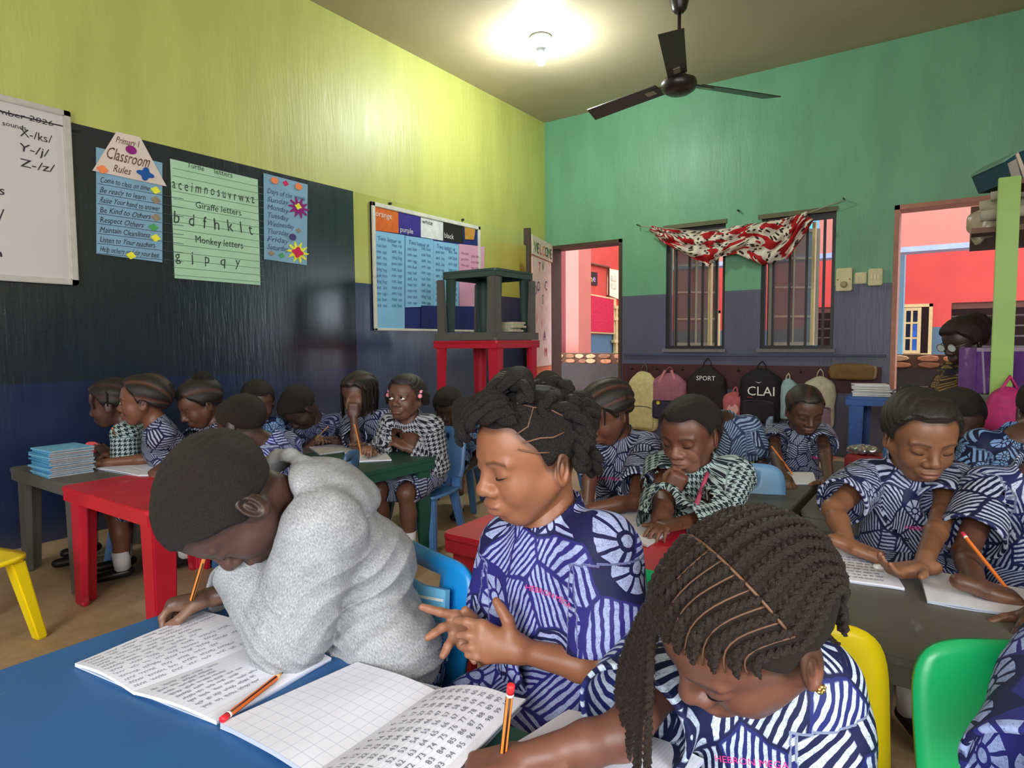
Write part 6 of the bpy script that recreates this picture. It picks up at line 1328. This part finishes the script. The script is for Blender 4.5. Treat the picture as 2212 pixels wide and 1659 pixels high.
for i, (x, y, rr) in enumerate(((2120, 482, 18), (2135, 490, 16), (2118, 500, 12), (2112, 512, 9), (2124, 507, 6))):
    q = onY(x, y, 4.0); r_ = rr*4.6/FPX; b = Body().u(ell(q, (r_, r_*.7, r_*1.1))).disp(lambda p: wav(p, 70, 5)*f4(.010)); v, f = polygonize(b, q-r_*1.6, q+r_*1.6, .008, slack=.012); link('crumple', np_mesh('crumple', v, f), mat('clear_plastic_grey', (170, 156, 132), .3, .2, 30), pl_)
# file box on top of the rack
def pxprism(px, d, t): p = [P(x, y, d) for x, y in px]; n = len(p); q = [v+AF*t for v in p]; return G().add(p+q, [tuple(range(n)), tuple(range(2*n-1, n-1, -1))]+[(i, n+i, n+(i+1) % n, (i+1) % n) for i in range(n)])
fb_ = wthing('file_box', 'tilted grey and teal file box on top of the rack', 'box', tuple(P(2200, 390, 3.15)))
pxprism([(2167, 349), (2200, 328), (2300, 290), (2330, 380), (2184, 390)], 3.15, .22).build('teal_body', mat('file_teal', (26, 66, 76), .5), fb_); pxprism([(2177, 353), (2195, 343), (2208, 388), (2187, 388)], 3.145, .004).build('grey_side', mat('file_grey', (158, 150, 138), .6), fb_); pxprism([(2194, 331), (2200, 328), (2222, 384), (2213, 386)], 3.143, .006).build('pale_edge', mat('file_edge', (206, 186, 170), .6), fb_); pxprism([(2166, 347), (2200, 325), (2300, 287), (2300, 291), (2200, 329), (2168, 351)], 3.143, .225).build('green_rim', mat('file_green', (110, 150, 130), .5), fb_)
# purple box
c_ = P(2160, 800, 3.4); pu_ = wthing('purple_carton', 'purple printed carton behind the lime post', 'box', tuple(P(2160, 850, 3.4))); q0, q1 = P(2106, 850, 3.35), P(2280, 750, 3.35)
dr = unit(q1-q0-UPZ*(q1[2]-q0[2])); pn_ = np.cross(UPZ, dr); hgt = q1[2]-q0[2]; wdt = np.linalg.norm((q1-q0)[:2])
bme = NB('purple_print_card'); o_ = bme.coord(); bme.out(bme.ramp(bme.noise(o_, 9, 3), [(.35, lin((84, 46, 116))), (.6, lin((112, 70, 140))), (.72, lin((176, 150, 190)))]), .5, .4)
g = G(); g.prism([(0, 0), (wdt, 0), (wdt, hgt), (0, hgt)], dr, UPZ, pn_, q0, .13); g.build('carton', bme.m, pu_, bevel=.006); G().prism([(0, 0), (wdt, 0), (wdt, .02), (0, .02)], dr, UPZ, -pn_, q0+UPZ*(hgt-.02), .006).build('lid_edge', mat('lilac_edge', (170, 150, 176), .6), pu_); G().prism([(.045, 0), (.055, 0), (.035, hgt-.02), (.025, hgt-.02)], dr, UPZ, -pn_, q0, .004).build('white_stripe', mat('lilac_edge', (170, 150, 176), .6), pu_)
# stand for the carton (low desk) and pink bag below
table('low grey table under the purple carton', 'grey', float(min(q0[0], q1[0]))-.02, float(q0[1])-.04, .62, .5, float(q0[2])-.002, 0, 0)
q = P(2178, 905, 3.0); b = Body().u(ell(q, (.12, .09, .10))).u(ell(q+UPZ*.09-AR*.02, (.07, .06, .06)), .03).disp(lambda p: wav(p, 45, 5)*f4(.008)); v, f = polygonize(b, q-.2, q+.22, .008, slack=.01); pb3 = wthing('pink_bag', 'magenta soft bag slumped below the purple carton', 'bag', tuple(q)); link('bag_body', np_mesh('bag_body', v, f), mat('magenta_cloth', (176, 44, 108), .7, .2, 30), pb3); g = G(); g.tube([q+UPZ*.12-AR*.05, q+UPZ*.2, q+UPZ*.12+AR*.05], .008, 8); g.build('handle', mat('magenta_cloth', (176, 44, 108), .7), pb3)
# teacher's table with books
tx0 = P(1824, 858, 4.15); th_ = float(tx0[2])+.005; table("tall royal blue table with books near the right doorway", 'royal', float(tx0[0]), float(tx0[1]), .62, .55, th_)
def book(label, p, w_, d_, t_, rz, cov, pages=(214, 212, 206), group=None):
    o = thing('exercise_book', label, 'book', tuple(p), rz, group); G().box((.002, .002, .0012), (w_-.002, d_-.001, t_-.0012)).build('pages', mat('page_block_%d' % pages[0], pages, .85, .08, 60), o)
    G().box((0, 0, 0), (w_, d_, .0012)).box((0, 0, t_-.0012), (w_, d_, t_)).box((0, 0, 0), (.0015, d_, t_)).build('cover', mat('cover_%d_%d_%d' % tuple(cov), cov, .5, .1, 20), o); return o
rnd = random.Random(11); z = th_; nm = ('lowest', 'second', 'third', 'fourth', 'fifth', 'sixth')
for i in range(6):
    book('%s grey exercise book in the pile on the royal blue table' % nm[i], (tx0[0]+.03+rnd.uniform(0, .02), tx0[1]+.04+rnd.uniform(0, .03), z), .22, .17, .011, rnd.uniform(-.15, .15), (150, 156, 160), group='pile on the royal blue table'); z += .0115
book('loose white book topping the pile on the royal blue table', (tx0[0]+.05, tx0[1]+.05, z), .20, .15, .008, .25, (226, 228, 230), (235, 235, 235))
for i in range(4): book('%s slate book of the stack at the back of the royal blue table' % nm[i], (tx0[0]+.30, tx0[1]+.10, th_+.016*i), .22, .17, .0155, rnd.uniform(-.05, .05), (84, 104, 130), group='slate stack on the royal blue table')
rb_ = P(1880, 1000, 3.0); rbx = wthing('red_lunch_tub', 'red tub with crumpled foil beside the royal blue table leg', 'tub', (rb_[0], rb_[1], 0)); g = G(); g.box((rb_[0]-.10, rb_[1]-.08, rb_[2]-.05), (rb_[0]+.10, rb_[1]+.08, rb_[2]+.04)); g.build('tub', mat('tub_red', (150, 34, 34), .45), rbx, bevel=.012)
q = rb_+np.array([-.03, 0, .06]); b = Body().u(ell(q, (.07, .05, .022))).disp(lambda p: wav(p, 110, 6)*f4(.010)); v, f = polygonize(b, q-.11, q+.11, .005, slack=.012); link('foil', np_mesh('foil', v, f), mat('kitchen_foil', (190, 190, 188), .25, .1, 40, .5, 0, .8), rbx)
tag(table('low grey stool table holding the red tub', 'grey', float(rb_[0])-.2, float(rb_[1])-.12, .5, .4, float(rb_[2])-.052), 'low grey table holding the red tub')
# ------------------------------------------------------------------ stack of blue books on the grey table
sb0 = onz(108, 1034, TH); cv = [(92, 172, 220), (120, 190, 228), (78, 150, 200)]
ordn = ('bottom', 'second', 'third', 'fourth', 'fifth', 'sixth', 'seventh', 'eighth', 'ninth', 'tenth', 'eleventh', 'twelfth', 'thirteenth', 'top'); z = TH
for i in range(14):
    t_ = .0078; o = thing('exercise_book', '%s blue-covered exercise book of the tall stack on the left table' % (ordn[i] if i in (0, 13) else ordn[i]+' from the bottom,'), 'book', (sb0[0]+rnd.uniform(-.006, .006), sb0[1]+rnd.uniform(-.004, .008), z), rnd.uniform(-.05, .05), 'stacked blue exercise books')
    G().box((-.195, .0, 0), (0, .0025, t_-.0006)).box((-.195, 0, 0), (-.02, .165, .001)).box((-.195, 0, t_-.0012), (-.004, .165, t_-.0004)).build('cover', mat('book_blue_%d' % (i % 3), cv[i % 3], .45, .18, 40), o); G().box((-.192, .0025, .001), (0, .162, t_-.0012)).build('pages', mat('book_grey_pages', (150, 148, 150), .85, .15, 80), o); z += t_
# papers inside the stacked tables
for i in range(5): tag(G().box((0, 0, 0), (.20-.02*(i % 2), .14, .014)).build('paper_bundle', mat('old_paper_%d' % (i % 2), (196-20*(i % 2), 182, 156), .9, .2, 50), None, loc=(-2.86+rnd.uniform(-.02, .02), 3.86+rnd.uniform(-.02, .02), 1.079+.0145*i)), ('lowest', 'second', 'middle', 'fourth', 'uppermost')[i]+' tattered paper bundle inside the stacked tables', 'papers', 'paper bundles in the table stack')
# ------------------------------------------------------------------ open exercise books and papers
def page_mat(name, nu=0, nv=0, base=(226, 228, 240), line=(150, 160, 190), wid=.06):
    if name in MATS: return MATS[name]
    b = NB(name); uv = b.n('ShaderNodeUVMap').outputs[0]; s = b.sep(uv); n = b.noise(b.coord(), 14, 3); col = b.ramp(n, [(.3, tuple(v*.95 for v in lin(base)[:3])+(1,)), (.7, lin(base))]); m = None
    for k, ax in ((nu, 0), (nv, 1)):
        if k:
            t = b.math('LESS_THAN', b.math('FRACT', b.math('MULTIPLY', s[ax], float(k))), wid); m = t if m is None else b.math('MAXIMUM', m, t)
    if m is not None: col = b.mix(m, col, lin(line))
    b.out(col, .8, .2); MATS[name] = b.m; return b.m
PLAIN = page_mat('page_white'); RULED = page_mat('page_ruled', 0, 20, wid=.06, line=(180, 188, 208)); GRID = page_mat('page_grid', 12, 9, wid=.035, line=(176, 184, 206)); pencil_ink = mat('pencil_marks', (150, 152, 168), .7)
def bil(c4, u, v): a, b_, c_, d_ = c4; return a*(1-u)*(1-v)+b_*u*(1-v)+c_*u*v+d_*(1-u)*v
def sheet(name, c4, mt, parent, lift, t=.002, bulge=.0, edge=0.0, nu=14, nv=10, seed=0, wob=.0008):
    """sheet of paper over four corners (a b c d); bulge lifts it along v"""
    rn = random.Random(seed); ph = [rn.uniform(0, 6) for _ in range(4)]
    def pos(u, v):
        z = lift(u, v) if callable(lift) else lift
        return bil(c4, u, v)+UPZ*(z+bulge*math.sin(math.pi*v)+edge*(v**3)+wob*math.sin(7*u+ph[0])*math.sin(6*v+ph[1]))
    vv = [pos(i/nu, j/nv) for i in range(nu+1) for j in range(nv+1)]; n = len(vv); vv += [p-UPZ*t for p in vv]; ff = []
    id_ = lambda i, j: i*(nv+1)+j
    for i in range(nu):
        for j in range(nv): q = (id_(i, j), id_(i+1, j), id_(i+1, j+1), id_(i, j+1)); ff.append(q[::-1]); ff.append(tuple(a+n for a in q))
    rim = [id_(i, 0) for i in range(nu)]+[id_(nu, j) for j in range(nv)]+[id_(i, nv) for i in range(nu, 0, -1)]+[id_(0, j) for j in range(nv, 0, -1)]
    for a, b_ in zip(rim, rim[1:]+rim[:1]): ff.append((a, b_, b_+n, a+n))
    me = mesh(name, vv, ff, False); uvl = me.uv_layers.new(name='UVMap')
    for l in me.loops:
        k = l.vertex_index % n; uvl.data[l.index].uv = ((k//(nv+1))/nu, (k % (nv+1))/nv)
    o = link(name, me, mt, parent); bm = bmesh.new(); bm.from_mesh(me); bmesh.ops.recalc_face_normals(bm, faces=bm.faces); bm.to_mesh(me); bm.free(); return o, pos
def scribble(parent, pos, rows, u0, u1, v0, v1, seed=0, w_=.00055, axis='u', size=.55, mt=None, name='handwriting', fill=.9):
    """rows of loopy pencil words along u (or v) on a sheet"""
    rn = random.Random(seed); V = []; Fc = []
    for r in range(rows):
        b = (r+.5)/rows; x = 0.0; end = fill*rn.uniform(.75, 1.0)
        while x < end:
            L = rn.uniform(.05, .14); n = int(L*190); ph = rn.uniform(0, 6); pts = []
            for i in range(n+1):
                a = x+L*i/n+.006*math.sin(i*1.9+ph); c_ = b+(size*.5/rows)*math.sin(i*1.7+ph)*rn.uniform(.3, 1.2)
                if a > 1: break
                uu, vv = (u0+(u1-u0)*a, v0+(v1-v0)*c_) if axis == 'u' else (u0+(u1-u0)*c_, v0+(v1-v0)*a); pts.append(pos(uu, vv)+UPZ*.0006)
            for p, q in zip(pts, pts[1:]):
                d = q-p; s = np.cross(d, UPZ); l = np.linalg.norm(s)
                if l < 1e-7: continue
                s = s/l*w_; k = len(V); V += [p-s, p+s, q+s, q-s]; Fc.append((k, k+1, k+2, k+3))
            x += L+rn.uniform(.02, .05)
    o = link(name, mesh(name, V, Fc), mt or pencil_ink, parent); o['kind'] = 'stuff'; return o
def Z(x, y, z=TH): return onz(x, y, z)
# boy's book
bk = wthing('exercise_book', 'open exercise book full of handwriting under the hooded boy\'s arm', 'book', tuple(Z(440, 1450)))
A_, B_, C_, D_ = Z(162, 1442), Z(440, 1328), Z(716, 1428), Z(468, 1568); s0, s1 = Z(290, 1505), Z(592, 1386)
sheet('cover', (A_, B_, C_, D_), mat('cover_pale_blue', (190, 200, 220), .6), bk, .0025, .002)
o, pos = sheet('left_page', (A_, B_, s1, s0), page_mat('page_ruled_fine', 0, 14, wid=.05, line=(188, 194, 214)), bk, .008, .005, .006, seed=1); scribble(bk, pos, 12, .03, .97, .04, .96, 1, size=.6)
o, pos = sheet('right_page', (s0, s1, C_, D_), page_mat('page_ruled_fine2', 0, 14, wid=.05, line=(188, 194, 214)), bk, .008, .005, .005, -.002, seed=2); scribble(bk, pos, 9, .05, .75, .08, .80, 4, fill=.7, size=.6)
pencil('orange and black pencil with red cap lying on the open book', Z(612, 1452, TH+.014), Z(478, 1556, TH+.014), (214, 106, 40), True, (214, 40, 48), .0046)
# squared book of the counting girl
bk = wthing('exercise_book', 'open squared exercise book with number columns on the blue table', 'book', tuple(Z(800, 1560)))
A_, B_, C_, D_ = Z(476, 1576), Z(772, 1442), Z(1128, 1532), Z(905, 1760); s0, s1 = Z(672, 1692), Z(940, 1504)
sheet('cover', (A_, B_, C_, D_), mat('cover_pale_blue', (190, 200, 220), .6), bk, .0025, .002)
sheet('squared_page', (A_, B_, s1, s0), GRID, bk, .010, .007, .004, seed=3)
o, pos = sheet('number_page', (s0, s1, C_, D_), RULED, bk, .010, .007, .016, .004, seed=4)
sheet('lifted_page', (s0, s1, C_+(C_-s1)*.04, D_+(D_-s0)*.04), PLAIN, bk, .006, .003, .010, .010, seed=6)
V = []; Fc = []
for r in range(10):                                        # numbers 1 to 100 as the girl sees them
    for c_ in range(10):
        v, f = text_geo(str(r*10+c_+1), .078); 
        for a, b2 in v:
            uu = .04+c_*.094+a*.72; vv2 = .09+.088*r
            V.append(pos(min(1, max(0, uu)), min(1, max(0, vv2+.045-b2*.95)))+UPZ*.0008)
        Fc += [tuple(i+len(V)-len(v) for i in q) for q in f]
nm_ = link('handwritten_numbers', mesh('handwritten_numbers', V, Fc), mat('pencil_marks_dark', (108, 110, 126), .7), bk); nm_['kind'] = 'stuff'
# plaited girl's book
bk = wthing('exercise_book', 'ruled exercise book under the plaited girl\'s forearm', 'book', tuple(Z(1280, 1620)))
A_, B_, C_, D_ = Z(1085, 1632), Z(1228, 1543), Z(1520, 1650), Z(1400, 1790); s0, s1 = (A_+D_)/2, (B_+C_)/2
sheet('cover', (A_, B_, C_, D_), mat('cover_pale_blue', (190, 200, 220), .6), bk, .0025, .002); sheet('left_page', (A_, B_, s1, s0), RULED, bk, .007, .004, .005, seed=7); sheet('right_page', (s0, s1, C_, D_), RULED, bk, .007, .004, .005, seed=8)
def flat_book(label, px, seed, mt=PLAIN, rows=0, two=True, th=TH, **k):
    A_, B_, C_, D_ = (Z(x, y, th) for x, y in px); b = wthing('exercise_book', label, 'book', tuple((A_+C_)/2)); sheet('cover', (A_, B_, C_, D_), mat('cover_pale_blue', (190, 200, 220), .6), b, .0025, .002)
    if two:
        m0, m1 = (A_+B_)/2, (D_+C_)/2; sheet('left_page', (A_, m0, m1, D_), mt, b, .007, .004, .003, seed=seed); o, pos = sheet('right_page', (m0, B_, C_, m1), mt, b, .007, .004, .003, seed=seed+1)
    else: o, pos = sheet('page', (A_, B_, C_, D_), mt, b, .007, .004, .002, seed=seed)
    if rows: scribble(b, pos, rows, .05, .95, .35, .95, seed, .0008, **k)
    return b
flat_book('open book in front of the girl reading at the red table', [(1262, 1122), (1372, 1106), (1470, 1136), (1398, 1184)], 21)
flat_book('written page under the round-faced girl\'s fingers', [(1784, 1184), (1898, 1192), (1954, 1277), (1793, 1252)], 23, PLAIN, 8, False)
flat_book('white exercise book of the writer at the right edge', [(1982, 1233), (2240, 1284), (2215, 1338), (2003, 1304)], 25, RULED, 0, False)
flat_book('open book of the girl writing before the bags', [(1594, 1020), (1756, 1024), (1764, 1048), (1598, 1046)], 27)
flat_book('small white book at the corner of the grey table', [(1778, 1042), (1818, 1036), (1830, 1054), (1784, 1060)], 29, two=False)
flat_book('papers of the girl in grey houndstooth cardigan', [(742, 968), (818, 962), (846, 996), (748, 1000)], 31)
flat_book('open book before the bent boy by the wall', [(668, 968), (752, 958), (790, 970), (690, 984)], 33, two=False)
flat_book('white open book on the red table beside the hooded boy\'s head', [(206, 1014), (322, 1000), (362, 1026), (300, 1030)], 35)
er = Z(1884, 1226, TH+.02); tag(G().prism(rrect(.022, .012, .004), AR, unit(AR*.2+TOC), UPZ, er, .009).build('eraser', mat('eraser_white', (235, 235, 235), .7), None, bevel=.002), 'small white eraser under the round-faced girl\'s finger', 'eraser')
cb = wthing('exercise_book', 'light blue exercise books tucked between the hooded boy and chair back', 'book', tuple(P(945, 1420, 1.2))); g = G()
q0, q1, q2, q3 = P(900, 1262, 1.29), P(962, 1275, 1.235), P(958, 1430, 1.215), P(890, 1425, 1.27); nn_ = unit(np.cross(q1-q0, q3-q0)); g.add([q0, q1, q2, q3]+[p+nn_*.012 for p in (q0, q1, q2, q3)], [(0, 1, 2, 3), (7, 6, 5, 4), (0, 4, 5, 1), (1, 5, 6, 2), (2, 6, 7, 3), (3, 7, 4, 0)]); g.build('cover', mat('cover_sky', (108, 178, 218), .5), cb); g = G()
mid = lambda a, b_, t: a*(1-t)+b_*t
for k, (t0, t1) in enumerate(((.14, .18), (.5, .53))): g.add([mid(q0, q3, t0)*.95+q1*.05-nn_*.001, mid(q1, q2, t0)*.95+q0*.05-nn_*.001, mid(q1, q2, t1)*.95+q0*.05-nn_*.001, mid(q0, q3, t1)*.95+q1*.05-nn_*.001], [(0, 1, 2, 3)])
g.build('label_rule', mat('white_print', (226, 224, 220), .6), cb)
# ------------------------------------------------------------------ remaining chairs, one under each pupil
for lab, S_ in KIDS:
    col_ = S_.get('chair')
    if not col_: continue
    chair('%s chair under the %s' % ({'steel': 'faded blue', 'pale': 'pale blue', 'yellow': 'yellow'}[col_], lab.replace(' beneath the shiny patch of wall', '').replace(', behind the hood', '').replace(' with pink hair bobbles looking up', '').replace(' over a page', '')), col_, S_.get('chair_at', S_['pelvis']), S_.get('chair_yaw', S_['yaw']))
